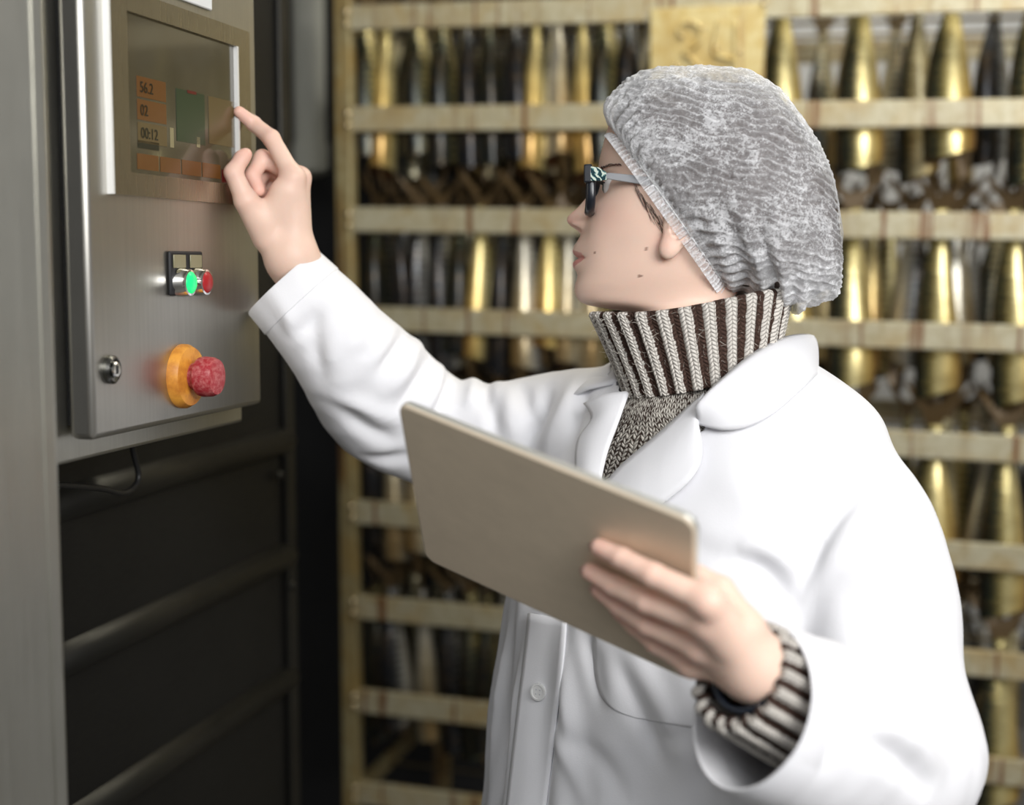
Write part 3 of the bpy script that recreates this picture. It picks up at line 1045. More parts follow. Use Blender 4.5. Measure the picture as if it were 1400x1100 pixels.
def ellip(P, c, ax, rad):
    q = ((P - c) @ np.asarray(ax).T) / np.asarray(rad)
    k = np.linalg.norm(q, axis=-1)
    return (k - 1) * min(rad)


def nets(fn, lo, hi, h):
    lo = np.asarray(lo); n = np.ceil((np.asarray(hi) - lo) / h).astype(int) + 1
    ax = [lo[i] + h * np.arange(n[i]) for i in range(3)]
    G = np.stack(np.meshgrid(*ax, indexing='ij'), -1)
    Fv = fn(G)
    S = Fv < 0
    m = n - 1
    acc = np.zeros((*m, 3)); cnt = np.zeros(tuple(m))
    for a in range(3):
        o = [i for i in range(3) if i != a]
        sl0 = [slice(None)] * 3; sl1 = [slice(None)] * 3
        sl0[a] = slice(0, -1); sl1[a] = slice(1, None)
        f0, f1 = Fv[tuple(sl0)], Fv[tuple(sl1)]
        cr = (f0 < 0) != (f1 < 0)
        t = np.where(cr, f0 / np.where(cr, f0 - f1, 1), 0)
        for d0 in (0, 1):
            for d1 in (0, 1):
                sl = [slice(None)] * 3
                sl[o[0]] = slice(d0, d0 + m[o[0]]); sl[o[1]] = slice(d1, d1 + m[o[1]])
                c_ = cr[tuple(sl)]; t_ = t[tuple(sl)]
                acc[..., a] += np.where(c_, t_, 0); acc[..., o[0]] += np.where(c_, d0, 0); acc[..., o[1]] += np.where(c_, d1, 0)
                cnt += c_
    act = cnt > 0
    idx = -np.ones(tuple(m), int); idx[act] = np.arange(act.sum())
    ijk = np.argwhere(act)
    verts = lo + h * (ijk + acc[act] / cnt[act][:, None])
    faces = []
    for a in range(3):
        o1, o2 = (a + 1) % 3, (a + 2) % 3
        sl0 = [slice(1, -1)] * 3; sl1 = [slice(1, -1)] * 3
        sl0[a] = slice(0, -1); sl1[a] = slice(1, None)
        s0, s1 = S[tuple(sl0)], S[tuple(sl1)]
        for flip in (False, True):
            e = np.argwhere((s0 & ~s1) if not flip else (~s0 & s1))
            if not len(e): continue
            g = e.copy(); g[:, o1] += 1; g[:, o2] += 1
            def cell(d1, d2):
                c_ = g.copy(); c_[:, o1] -= d1; c_[:, o2] -= d2
                return idx[c_[:, 0], c_[:, 1], c_[:, 2]]
            qd = np.stack([cell(1, 1), cell(0, 1), cell(0, 0), cell(1, 0)], 1)
            faces.append(qd if not flip else qd[:, ::-1])
    return verts, np.concatenate(faces)


def hand(fingers, palm, arm, h=.0014):
    """fingers: list of chains [(p, r), ...]; palm: list of (a, b, ra, rb); arm likewise"""
    allp = [p for ch in fingers for p, r in ch] + [x for c in palm for x in c[:2]] + [x for c in arm for x in c[:2]]
    lo = np.min(allp, 0) - .035; hi = np.max(allp, 0) + .035

    def fn(P):
        d = None
        for a, b, ra, rb in palm:
            c = cone(P, a, b, ra, rb); d = c if d is None else smin(d, c, .012)
        for a, b, ra, rb in arm: d = smin(d, cone(P, a, b, ra, rb), .02)
        out = d
        for ch in fingers:
            c = None
            for (a, ra), (b, rb) in zip(ch[:-1], ch[1:]):
                s = cone(P, a, b, ra, rb); c = s if c is None else smin(c, s, .0035)
            out = np.minimum(out, smin(d, c, .008))
        return out
    return nets(fn, lo, hi, h)


# --- right hand, index finger on the touch screen
RH_ = dict(w=at(398, 348, 1.575), im=at(401, 243, 1.552), mm=at(410, 243, 1.572), rm=at(407, 254, 1.590), pm=at(399, 270, 1.606))
tipd = on_plane(327, 153, off=.0068)
idx_f = [(RH_['im'], .0108), (at(371, 189, 1.560), .0094), (at(347, 169, 1.572), .0082), (tipd, .0064)]
mid_f = [(RH_['mm'], .0105), (at(359, 216, 1.572), .0093), (at(345, 240, 1.562), .0084), (at(353, 259, 1.558), .0072)]
rin_f = [(RH_['rm'], .0100), (at(366, 228, 1.592), .0088), (at(351, 252, 1.586), .0080), (at(361, 270, 1.580), .0070)]
pin_f = [(RH_['pm'], .0090), (at(369, 250, 1.607), .0076), (at(359, 270, 1.602), .0068), (at(369, 284, 1.597), .0060)]
thm_f = [(at(366, 322, 1.566), .0150), (at(336, 274, 1.542), .0118), (at(319, 236, 1.535), .0098), (at(331, 216, 1.541), .0082), (at(336, 211, 1.543), .0070)]
we = at(408, 352, 1.583)
pal = [(RH_['w'], RH_['im'], .0190, .0125), (RH_['w'], RH_['mm'], .0195, .0118), (RH_['w'], RH_['rm'], .0190, .0110), (RH_['w'], RH_['pm'], .0180, .0105),
       (at(372, 318, 1.568), at(385, 262, 1.552), .0150, .0120), (at(366, 322, 1.566), at(338, 276, 1.544), .0165, .0110), (at(362, 300, 1.556), at(392, 262, 1.554), .0110, .0110)]
ER = at(541, 580, 1.715); SR = at(815, 590, 1.62)
arm = [(at(396, 350, 1.576), at(404, 362, 1.585), .0225, .0228), (at(402, 360, 1.583), ER + (at(404, 362, 1.585) - ER) * .62, .0232, .031)]
rv, rf = hand([idx_f, mid_f, rin_f, pin_f, thm_f], pal, arm)

# --- tablet pose (28 x 19.6 cm, back towards the camera)
def cam_rot(a):
    t = np.linalg.norm(a); kx, ky, kz = a / t
    K = np.array([[0, -kz, ky], [kz, 0, -kx], [-ky, kx, 0]])
    return np.eye(3) + math.sin(t) * K + (1 - math.cos(t)) * K @ K


TR = cam_rot(np.array([0.73226, 0.58898, 0.13944]))
TW, TH = .28, .196
tsc = TW / .30
TC = np.array([0.02989383, 0.12618201, 1.27493207]) * tsc
c2w = lambda v: R_ * v[0] - U_ * v[1] + F_ * v[2]
TX, TY, TN = c2w(TR[:, 0]), c2w(TR[:, 1]), c2w(TR[:, 2])     # along width, down, through to the screen side
TO = CAM + c2w(TC)


def on_tab(px, py, off):
    """sight line to the tablet's back, then `off` metres towards the camera side"""
    d = at(px, py, 1.0) - CAM
    return CAM + d * (np.dot(TO - TN * off - CAM, TN) / np.dot(d, TN))


tb = empty('tablet', TO + TY * TH / 2)


def slab(w, h, r, n0, n1, name, mat, bev):
    o = []
    for (sx, sy, a0) in ((1, 1, 0), (-1, 1, 90), (-1, -1, 180), (1, -1, 270)):
        for k in range(7):
            t = math.radians(a0 + 15 * k)
            o.append((sx * (w / 2 - r) + r * math.cos(t), sy * (h / 2 - r) + r * math.sin(t)))
    n = len(o)
    v = [TO + TX * x + TY * y + TN * n0 for x, y in o] + [TO + TX * x + TY * y + TN * n1 for x, y in o]
    f = [tuple(range(n))[::-1], tuple(range(n, 2 * n))] + [(i, (i + 1) % n, (i + 1) % n + n, i + n) for i in range(n)]
    return mobj(name, v, f, mat, tb, bevel=bev)


slab(TW, TH, .012, 0, .0074, 'back_shell', M['tablet'], .0022)
slab(TW - .002, TH - .002, .011, .0075, .0082, 'screen_glass', M['glass_black'], 0)
slab(TW + .0010, TH + .0010, .0125, .0022, .0078, 'rim', M['tablet_edge'], .0012)
tag(tb, 'thin champagne-backed tablet held out in the woman\'s left hand', 'tablet')

# --- left hand: four fingers along the tablet's back, thumb on the screen side
g = .0085
idl = [(on_tab(968, 822, .017), .0112), (on_tab(893, 786, .0165), .0096), (on_tab(850, 763, .0115), .0084), (on_tab(819, 748, .0075), .0072)]
mil = [(on_tab(966, 853, .019), .0112), (on_tab(884, 822, .0185), .0096), (on_tab(840, 801, .0120), .0084), (on_tab(806, 781, .0078), .0072)]
ril = [(on_tab(956, 884, .018), .0106), (on_tab(886, 853, .0175), .0090), (on_tab(848, 829, .0115), .0080), (on_tab(818, 806, .0075), .0068)]
pil = [(on_tab(946, 908, .014), .0094), (on_tab(897, 880, .0145), .0078), (on_tab(868, 856, .0100), .0070), (on_tab(845, 836, .0066), .0060)]
WL = at(1032, 912, 1.125)
thl = [(on_tab(1020, 858, -.004), .0140), (on_tab(985, 806, -.020), .0112), (on_tab(950, 786, -.021), .0092), (on_tab(918, 780, -.0185), .0078)]
pll = [(WL, idl[0][0], .0200, .0128), (WL, mil[0][0], .0200, .0122), (WL, ril[0][0], .0195, .0115), (WL, pil[0][0], .0185, .0105), (WL, thl[0][0], .0190, .0140)]
EL = at(1240, 1040, 1.30)
arl = [(WL, WL + (EL - WL) * .2, .0225, .0230), (WL + (EL - WL) * .15, WL + (EL - WL) * .62, .0230, .032)]
lv, lf = hand([idl, mil, ril, pil, thl], pll, arl)

# --- body: union of head+trunk, arms, hands
SL = at(1140, 690, 1.41)


def tmp_mesh(v, f):
    me = bpy.data.meshes.new('tmp'); me.from_pydata(np.asarray(v).tolist(), [], [tuple(int(i) for i in q_) for q_ in f]); me.update()
    bm = bmesh.new(); bm.from_mesh(me); bmesh.ops.recalc_face_normals(bm, faces=bm.faces); bm.to_mesh(me); bm.free()
    o = bpy.data.objects.new('tmp', me); COL.objects.link(o); return o


def arm_tube(S, E, W, seed):
    a = [S + (np.array([txy[6][0], txy[6][1], S[2] - .03]) - S) * .75, S, S + (E - S) * .5, E, E + (W - E) * .5]
    p = curve(a, 26)
    return tube_grid(p, np.interp(np.linspace(0, 1, 26), [0, .25, .5, .75, 1], [.042, .040, .037, .034, .033]), 20)


# ear: a shell with a rim and a soft lobe
EC = hd(hx(935), .071, hz(318))
ef_ = HF * .94 + HU * .25; ef_ /= np.linalg.norm(ef_)
eu_ = np.cross(HL, ef_); eu_ *= np.sign(np.dot(eu_, HU)); el_ = HL


def ear_fn(P):
    d = ellip(P, EC + eu_ * .004, (ef_, eu_, el_), (.017, .029, .007))
    d = smin(d, ellip(P, EC - eu_ * .026 + ef_ * .005 - el_ * .002, (ef_, eu_, el_), (.0085, .010, .0065)), .006)
    d = np.maximum(d, -ellip(P, EC + eu_ * .002 + el_ * .009 + ef_ * .001, (ef_, eu_, el_), (.010, .019, .007)))
    return d


ev, ef2 = nets(ear_fn, EC - .05, EC + .05, .0012)
bodyo = tmp_mesh(hv, hf)
arms_legs = [tmp_mesh(*arm_tube(SR, ER, at(398, 348, 1.575), 0)), tmp_mesh(*arm_tube(SL, EL, WL, 1)), tmp_mesh(rv, rf), tmp_mesh(lv, lf), tmp_mesh(ev, ef2)]
hipc = np.array([txy[10][0], txy[10][1]])
for sgn in (-1, 1):
    hip = np.array([*(hipc + BL[:2] * .085 * sgn), zlow[-1] + .06]); ft = np.array([*(hipc + BL[:2] * .10 * sgn), .05])
    lp = curve([hip, hip * .5 + ft * .5 + np.array([*BF[:2] * .02, 0]), ft], 16)
    arms_legs.append(tmp_mesh(*tube_grid(lp, np.interp(np.linspace(0, 1, 16), [0, .45, .55, .7, 1], [.085, .058, .053, .055, .038]), 20)))
for i, o in enumerate(arms_legs):
    md = bodyo.modifiers.new('u%d' % i, 'BOOLEAN'); md.operation = 'UNION'; md.object = o
    try: md.solver = 'MANIFOLD'
    except TypeError: md.solver = 'EXACT'
dg = bpy.context.evaluated_depsgraph_get()
bme = bpy.data.meshes.new_from_object(bodyo.evaluated_get(dg))
nb = len(bme.vertices)
print('BODY verts', nb, 'of', len(hv) + len(rv) + len(lv))
for o in arms_legs + [bodyo]: bpy.data.objects.remove(o)
co = np.zeros(nb * 3); bme.vertices.foreach_get('co', co); co = co.reshape(-1, 3)
loc = co - HO
bx_, by_, bz_ = loc @ HF, loc @ HL, loc @ HU
BPX = 960 - bx_ * CY * PH; BPY = 270 - bz_ * PH
col = np.tile(np.array([.85, .615, .495]), (nb, 1))
blush = np.array([.78, .44, .36])


def tint(w_, c_): global col; w_ = np.clip(w_, 0, 1)[:, None]; col = col * (1 - w_) + np.asarray(c_) * w_


ishead = (bz_ > -.14) & (np.abs(by_) < .1) & (bx_ < .17)
tint(ishead * .30 * np.exp(-((BPX - 838) / 30) ** 2 - ((BPY - 300) / 26) ** 2), blush)
tint(ishead * .5 * np.exp(-((BPX - 780) / 16) ** 2 - ((BPY - 300) / 12) ** 2), (.78, .40, .34))
tint(ishead * .30 * np.exp(-((BPX - 912) / 16) ** 2 - ((BPY - 340) / 14) ** 2), (.78, .40, .33))
ay = np.abs(by_)
lipu = ishead & (BPY > 336 + ay * 420) & (BPY < 351 + ay * 90) & (ay < .0235) & (BPX < 806)
lipl = ishead & (BPY >= 351 + ay * 90) & (BPY < 367 - ay * 430) & (ay < .0235) & (BPX < 806)
tint(lipu * .75 + lipl * .85, (.62, .24, .215))
for (mx, my, rr_) in ((891, 347, 2.6), (882, 382, 2.2), (820, 348, 1.8)):
    tint(((BPX - mx) ** 2 + (BPY - my) ** 2 < rr_ ** 2) * ishead * (by_ > .02) * .75, (.20, .09, .06))
for ch in (idl, mil, ril, pil, idx_f, mid_f, rin_f, thm_f):
    for j, (p, r_) in enumerate(ch):
        tint((.55 if j == len(ch) - 1 else .30) * np.exp(-(np.linalg.norm(co - p, axis=1) / .014) ** 2), (.80, .40, .33))
at_ = bme.color_attributes.new('tint', 'FLOAT_COLOR', 'POINT')
at_.data.foreach_set('color', np.c_[col, np.ones(nb)].ravel())
bme.materials.clear(); bme.materials.append(M['skin'])
bme.polygons.foreach_set('use_smooth', np.ones(len(bme.polygons), bool))
bme.polygons.foreach_set('material_index', np.zeros(len(bme.polygons), np.int32))
bme.vertices.foreach_set('co', (co - WPOS['person']).ravel()); bme.update()
bme.name = 'body'
body = bpy.data.objects.new('body', bme); COL.objects.link(body); body.parent = pers; WPOS['body'] = WPOS['person']


# nails on the left hand's fingertips and the pointing finger
def nail(tip, prev, nrm, wdt=.0052, lng=.0060, lift=.0066):
    d = tip - prev; d /= np.linalg.norm(d)
    nrm = nrm - d * np.dot(nrm, d); nrm /= np.linalg.norm(nrm); s = np.cross(d, nrm)
    v = []; n = 8
    for i in range(n):
        a = 2 * PI * i / n; v.append(tip + d * (lng * math.cos(a)) + s * wdt * math.sin(a) + nrm * (lift - .0022 * math.sin(a) ** 2))
    v.append(tip + nrm * (lift + .0006)); v.append(tip + nrm * (lift - .003))
    f = [(i, (i + 1) % n, n) for i in range(n)] + [((i + 1) % n, i, n + 1) for i in range(n)]
    mobj('fingernail', v, f, M['nail'], body, smooth=True)


for ch in (idl, mil, ril, pil): nail(ch[-1][0], ch[-2][0], -TN * .5 + c2w((-.5, -.5, -.4)), lift=ch[-1][1] - .0005)

# --- eyes, lashes, brow
for sgn in (1, -1):
    ec = hd(hx(826) - .0105 - .0042, .0305 * sgn, hz(259))
    eo = MB()
    prof = [(.0115 * math.sin(a), .0115 - .0115 * math.cos(a)) for a in np.linspace(.02, PI - .02, 14)]
    eo.lathe(ec + HF * .0115, -HF, prof, 20).obj('eye', M['eye_white'], body, smooth=True)
    e_ = bpy.data.objects[[o.name for o in body.children if o.name.startswith('eye')][-1]]
    MB().lathe(ec + HF * .0095, HF, [(.0055, 0), (.0050, .0014), (.0025, .0024)], 20).obj('iris', M['iris'], e_, smooth=True)
    la = MB()
    for k in range(9):
        t = -.8 + 1.6 * k / 8
        p_ = ec + HF * (.0120 * math.cos(t)) + HL * (.0135 * math.sin(t)) + HU * .0035
        d_ = HF * math.cos(t * .8) + HL * math.sin(t * .8) * 1.0 + HU * .45
        la.tube([p_, p_ + d_ * .004, p_ + d_ * .007 + HU * .002], [.0006, .0005, .0002], 5)
    la.obj('eyelashes', M['lash'], body)
bvh_b = BVHTree.FromPolygons([tuple(v) for v in hv], [tuple(q_) for q_ in hf])


def on_face(px, py, Y=None):
    o_ = CAM; d = at(px, py, 1.0) - CAM
    h = bvh_b.ray_cast(Vector(o_), Vector(d / np.linalg.norm(d)))
    return None if h[0] is None else (np.array(h[0]), np.array(h[1]))


def eyebrow(sgn):
    m_ = MB()
    for k in range(44):
        q_ = k / 43
        Y = (.014 + .040 * q_) * sgn; pz = 238 - 7 * math.sin(q_ * 2.4) + random.uniform(-2.4, 2.4) * (1 - .5 * q_)
        o_ = hd(.2, Y, hz(pz)); h = bvh_b.ray_cast(Vector(o_), Vector(-HF))
        if h[0] is None: continue
        p_ = np.array(h[0]); n_ = np.array(h[1]); n_ = n_ if np.dot(n_, HF) > 0 else -n_
        d_ = HL * sgn + HU * (.4 - .8 * q_) - HF * .4 * q_
        m_.tube([p_ - d_ * .003, p_ + n_ * .0008, p_ + d_ * .004 + n_ * .0006], [.0005, .0006, .0002], 5)
    m_.obj('eyebrow', M['brow'], body)


eyebrow(1); eyebrow(-1)

# --- hair mass under the net, with wisps at the temple
cap_t = [(0, 845, 181, 994, 397, .0800), (.10, 832, 153, 1006, 401, .0930), (.22, 846, 126, 1036, 408, .1010), (.36, 886, 101, 1068, 418, .1060), (.50, 958, 98, 1087, 427, .1060),
         (.64, 1028, 109, 1108, 420, .1000), (.78, 1084, 160, 1131, 414, .0860), (.90, 1124, 228, 1144, 398, .0600), (1.0, 1142, 292, 1146, 352, .0260)]
cap_t = np.array(cap_t)


def cap_rings(n, scale=1.0, shrink=0.0, s0=0.0, s1=1.0):
    s = np.linspace(s0, s1, n)
    t = spline(cap_t[:, 0], cap_t[:, 1:], s)
    out = []
    for r in t:
        T = np.array([hx(r[0]), hz(r[1])]); B_ = np.array([hx(r[2]), hz(r[3])])
        c = (T + B_) / 2; hlf = (T - B_) / 2
        L = np.linalg.norm(hlf)
        k_ = max(.02, (L - shrink) / L)
        out.append((c, hlf * k_, max(.004, r[4] - shrink)))
    return s, out


def cap_grid(n, m_, shrink=0.0, s0=0., s1=1., wr=0.0):
    s, rings = cap_rings(n, 1, shrink, s0, s1)
    th = np.linspace(0, 2 * PI, m_, endpoint=False)
    P = np.zeros((n, m_, 3))
    for i, (c, hf_, W) in enumerate(rings):
        axn = np.array([hf_[1], -hf_[0]]); axn = axn / np.linalg.norm(axn)
        X = c[0] + hf_[0] * sgp(np.cos(th), .92); Zc = c[1] + hf_[1] * sgp(np.cos(th), .92)
        Yv = W * sgp(np.sin(th), .80)
        P[i] = HO + X[:, None] * HF + Yv[:, None] * HL + Zc[:, None] * HU
    return s, th, P


s_h, th_h, PHr = cap_grid(60, 120, shrink=.011, s0=.05, s1=.93)
for i in range(60):
    for k in range(120):
        d = nz(PHr[i, k], 22, 2) * .006 + nz(PHr[i, k], 60, 3) * .003
        c = PHr[i].mean(0); v_ = PHr[i, k] - c; PHr[i, k] += v_ / (np.linalg.norm(v_) + 1e-6) * d
hfc = grid_faces(60, 120); hfc.append(tuple(range(120))[::-1]); hfc.append(tuple(59 * 120 + k for k in range(120)))
hair = mobj('hair', PHr.reshape(-1, 3), hfc, M['hair'], pers, smooth=True)
ws = MB()
for k in range(26):
    q_ = k / 25
    x0, y0 = 868 + 40 * q_, 262 + 58 * q_
    x0 += random.uniform(-2, 2)
    L = random.uniform(22, 46) * (1 - .3 * q_)
    pts = []
    for j in range(5):
        t = j / 4
        px = x0 + 3 + (L * .28) * t + 5 * math.sin(t * 2.2 + k) * .5 - 6 * (1 - t)
        py = y0 - 14 + L * t
        h = on_face(px, py)
        if h: pts.append(h[0] + (h[1] if np.dot(h[1], CAM - h[0]) > 0 else -h[1]) * (.0012 * (1 - .6 * t) + .0004))
    if len(pts) > 3: ws.tube(curve(pts, 10), np.linspace(.00026, .00010, 10), 4)
ws.obj('hair_wisps', M['hair'], hair)

# --- hair net: pleated elastic edge, crinkled bag
NS, NTH = 150, 420
s_c, th_c, PC = cap_grid(NS, NTH)
nrm = np.cross(np.gradient(PC, axis=0), np.roll(PC, -1, 1) - np.roll(PC, 1, 1))
nrm /= np.linalg.norm(nrm, axis=2)[..., None] + 1e-9
cen = HO + HF * hx(1000) + HU * hz(265)
flip = np.sign(np.sum(nrm * (PC - cen), axis=2)); nrm *= flip[..., None]
dense = np.zeros((NS, NTH))
for i in range(NS):
    s = s_c[i]
    ga = math.exp(-((s) / .07) ** 2)                        # gathers at the elastic
    ga2 = math.exp(-((s - .12) / .14) ** 2)
    for k in range(NTH):
        p = PC[i, k]; l_ = p - HO
        X, Z_ = float(l_ @ HF), float(l_ @ HU)
        n1 = nz(p, 30, 5); n2 = nz(p, 75, 6)
        q_ = (Z_ * 1.0 - X * .22) / .0088 + n1 * 1.1 + n2 * .35
        tri = abs((q_ % 1.0) - .5) * 2                       # sharp crinkle rows
        row = (tri ** 2.2 - .35) * (.0016 + .0012 * n1)
        q2 = (X * 1.0 + Z_ * .35) / .017 + n2 * 1.2
        row2 = (abs((q2 % 1.0) - .5) * 2 - .5) * .0016
        th = th_c[k]
        rad = math.sin(th * 46 + n1 * 5) * .0022 * ga2 + math.sin(th * 90) * .0012 * ga
        big = nz(p, 11, 9) * .0040 * min(1, s / .15)
        lowf = max(0.0, -math.cos(th)) * .006 * math.sin(s * 40 + th * 6) * math.exp(-((s - .35) / .25) ** 2)   # bagging folds at the nape
        amt = min(1.0, max(0, (s - .10) / .12)) * min(1.0, (1 - s) / .08 + .2)
        d = (row + row2) * amt + rad + big + lowf
        PC[i, k] = p + nrm[i, k] * d
        dense[i, k] = max(0, .26 * (tri - .70) * 3.2 * amt + .12 * max(0, n2)) + .10 * ga2 + (.48 * max(0, -math.cos(th)) ** 3) + .12 * max(0, s - .6) + .42 * max(0, math.cos(th)) ** 4
vv = np.vstack([PC.reshape(-1, 3), [PC[-1].mean(0) - HF * .004]])
fc = grid_faces(NS, NTH) + [((NS - 1) * NTH + k, (NS - 1) * NTH + (k + 1) % NTH, NS * NTH) for k in range(NTH)]
net = mobj('hair_net', vv, fc, M['net'], pers, smooth=True)
da = net.data.attributes.new('dense', 'FLOAT', 'POINT'); da.data.foreach_set('value', np.r_[dense.ravel(), .3])
# ruffle: a pleated ribbon standing off along the elastic
E0 = PC[0]; E1 = PC[4]
NP = 86
mm_ = NP * 6
th = np.linspace(0, 2 * PI, mm_, endpoint=False)
ei = lambda A_, t: np.stack([np.interp(t, np.r_[th_c, 2 * PI], np.r_[A_[:, c], A_[:1, c]]) for c in range(3)], 1)
_, rg0 = cap_rings(2, 1, 0, 0, .02)
c, hf_, W = rg0[0]
line = HO + (c[0] + hf_[0] * sgp(np.cos(th), .92))[:, None] * HF + (W * sgp(np.sin(th), .80))[:, None] * HL + (c[1] + hf_[1] * sgp(np.cos(th), .92))[:, None] * HU
cc = line.mean(0); outw = line - cc; outw /= np.linalg.norm(outw, axis=1)[:, None]
axd = np.cross(HL, hf_[0] * HF + hf_[1] * HU); axd /= np.linalg.norm(axd); axd *= np.sign(np.dot(axd, HF))     # out of the opening, towards the face
rows_ = []
for j, (ax_, ra_, am) in enumerate(((-.006, .0030, .0010), (-.003, .0020, .0018), (.0, .0002, .0010), (.003, .0016, .0022), (.0075, .0022, .0032), (.0115, .0018, .0034))):
    pl = np.abs(((th * NP / (2 * PI)) % 1.0) - .5) * 4 - 1
    rows_.append(line + axd * ax_ + outw * (ra_ + am * pl[:, None]))
rv_ = np.concatenate(rows_)
ruf = mobj('elastic_ruffle', rv_, grid_faces(6, mm_), M['net'], net, smooth=False)
pl = np.abs(((th * NP / (2 * PI)) % 1.0) - .5) * 4 - 1
dv = np.concatenate([(.12 + .30 * np.abs(pl) ** 3 + (.35 if j == 2 else 0) + (.15 if j == 5 else 0)) for j in range(6)])
da = ruf.data.attributes.new('dense', 'FLOAT', 'POINT'); da.data.foreach_set('value', dv)
v_, f_ = tube_grid(line[::4] + outw[::4] * .0014 + axd * .0005, .0009, 6, closed=True)
mobj('elastic', v_, f_, M['white_plate'], net, smooth=True)

# --- glasses
gl = empty('glasses', hd(.1143, 0, hz(247)), pers)
GX = .1143
for sgn in (1, -1):
    o = []
    for k in range(40):
        a = 2 * PI * k / 40
        o.append(hd(GX - .0025 * abs(math.cos(a)) , sgn * (.0335 + .0255 * sgp(math.cos(a), .7)), hz(266) + .0215 * sgp(math.sin(a), .7)))
    o = np.array(o)
    v, f = tube_grid(o, .0030, 10, closed=True)
    v = v + HF * ((v - o.mean(0)) @ HF)[:, None] * .75
    mobj('rim', v, f, M['frame_black'], gl, smooth=True)
    c = o.mean(0)
    mobj('lens', np.vstack([o, [c + HF * .002]]), [(i, (i + 1) % 40, 40) for i in range(40)], M['lens'], gl, smooth=True)
    # end piece, patterned block, metal temple
    y0 = sgn * .0605
    zt_ = hz(247)
    MB().box(hd(GX - .005, y0 - .004, zt_ - .0085), HF * .0085, HL * .008, HU * .019).obj('end_piece', M['frame_black'], gl, bevel=.0015)
    p = [(GX - .002, y0 + sgn * .0022, hz(246)), (GX - .012, y0 + sgn * .0035, hz(247.5)), (GX - .021, y0 + sgn * .005, hz(251))]
    hts = [.0075, .0070, .0035]
    v = []
    for (X, Y, Zq), h_ in zip(p, hts):
        for (dy, dz) in ((-.0014, -h_), (.0014, -h_), (.0014, h_), (-.0014, h_)): v.append(hd(X, Y + dy, Zq + dz))
    f = grid_faces(3, 4) + [(3, 2, 1, 0), (8, 9, 10, 11)]
    mobj('temple_block', v, f, M['decor'], gl, bevel=.0006)
    p = [(GX - .0195, y0 + sgn * .005, hz(250.5), .0028), (GX - .024, y0 + sgn * .006, hz(251), .0034), (GX - .05, y0 + sgn * .010, hz(257), .0042), (GX - .085, y0 + sgn * .015, hz(266), .0044), (GX - .105, y0 + sgn * .0155, hz(273), .0040), (GX - .125, y0 + sgn * .013, hz(296), .0036)]
    v = []
    for (X, Y, Zq, h_) in p:
        for (dy, dz) in ((-.0012, -h_), (.0012, -h_), (.0012, h_), (-.0012, h_)): v.append(hd(X, Y + dy, Zq + dz))
    mobj('temple', v, grid_faces(len(p), 4) + [(3, 2, 1, 0), tuple(len(p) * 4 - 4 + i for i in range(4))], M['temple_grey'], gl, bevel=.0006)
v, f = tube_grid(curve([hd(GX, .011, hz(258)), hd(GX + .003, 0, hz(255)), hd(GX, -.011, hz(258))], 10), .0028, 8)
mobj('bridge', v, f, M['frame_black'], gl, smooth=True)

# --- sweater: trunk, folded ribbed turtleneck, cuff
def uvset(o, uvs):
    me = o.data; l = me.uv_layers.new(name='knit')
    vi = np.zeros(len(me.loops), int); me.loops.foreach_get('vertex_index', vi)
    return l, vi


def uvgrid(o, a, b, us, vs, wrap=True):
    """per-loop uv for a grid mesh; keeps the seam straight"""
    me = o.data; l = me.uv_layers.new(name='knit')
    du = us[1] - us[0] if len(us) > 1 else 1
    for p in me.polygons:
        ids = [me.loops[i].vertex_index for i in p.loop_indices]
        cs = [i % b for i in ids]; seam = max(cs) - min(cs) > b // 2
        for li, vi_ in zip(p.loop_indices, ids):
            i_, k_ = divmod(vi_, b)
            uu = us[k_]
            if seam and k_ < b // 2: uu += du * b
            l.data[li].uv = (uu, vs[i_] if np.ndim(vs) == 1 else vs[i_][k_])


zs_ = np.array([at(960, y, DH)[2] for y in np.linspace(470, 1100, 46)])
nk = 96
thk = np.linspace(-PI, PI, nk, endpoint=False)
sw_ = torso_pt(np.repeat(zs_[:, None], nk, 1), np.repeat(thk[None], 46, 0), inset=.014, e=.92)
# the throat part is a column round the neck rather than the coat's slope
nb_c = at(957, 500, 1.487)
for i, y in enumerate(np.linspace(470, 1100, 46)):
    t = np.clip((y - 540) / 90, 0, 1); t = t * t * (3 - 2 * t)
    cpx = np.interp(y, [470, 540, 640], [955, 956, 960])
    c_ = at(cpx, y, 1.487); c_[1] = nb_c[1]
    rr_ = np.interp(y, [470, 530, 560, 600], [.068, .070, .082, .11])
    colm = np.stack([c_[0] + rr_ * (BL[0] * np.sin(thk) + BF[0] * np.cos(thk) * 1.05), c_[1] + rr_ * (BL[1] * np.sin(thk) + BF[1] * np.cos(thk) * 1.05), np.full(nk, zs_[i])], 1)
    bulge = .004 * math.sin((y - 540) / 9.0) * math.exp(-((y - 565) / 30) ** 2)
    sw_[i] = colm * (1 - t) + sw_[i] * t + (BF * bulge)[None]
swt = mobj('sweater', sw_.reshape(-1, 3), grid_faces(46, nk), M['marl'], pers, smooth=True, solid=.003)
uvgrid(swt, 46, nk, np.arange(nk) * 1.0, np.linspace(0, 630 / 6.2, 46))

NRIB = 28
nk = NRIB * 10
thk = np.linspace(0, 2 * PI, nk, endpoint=False)
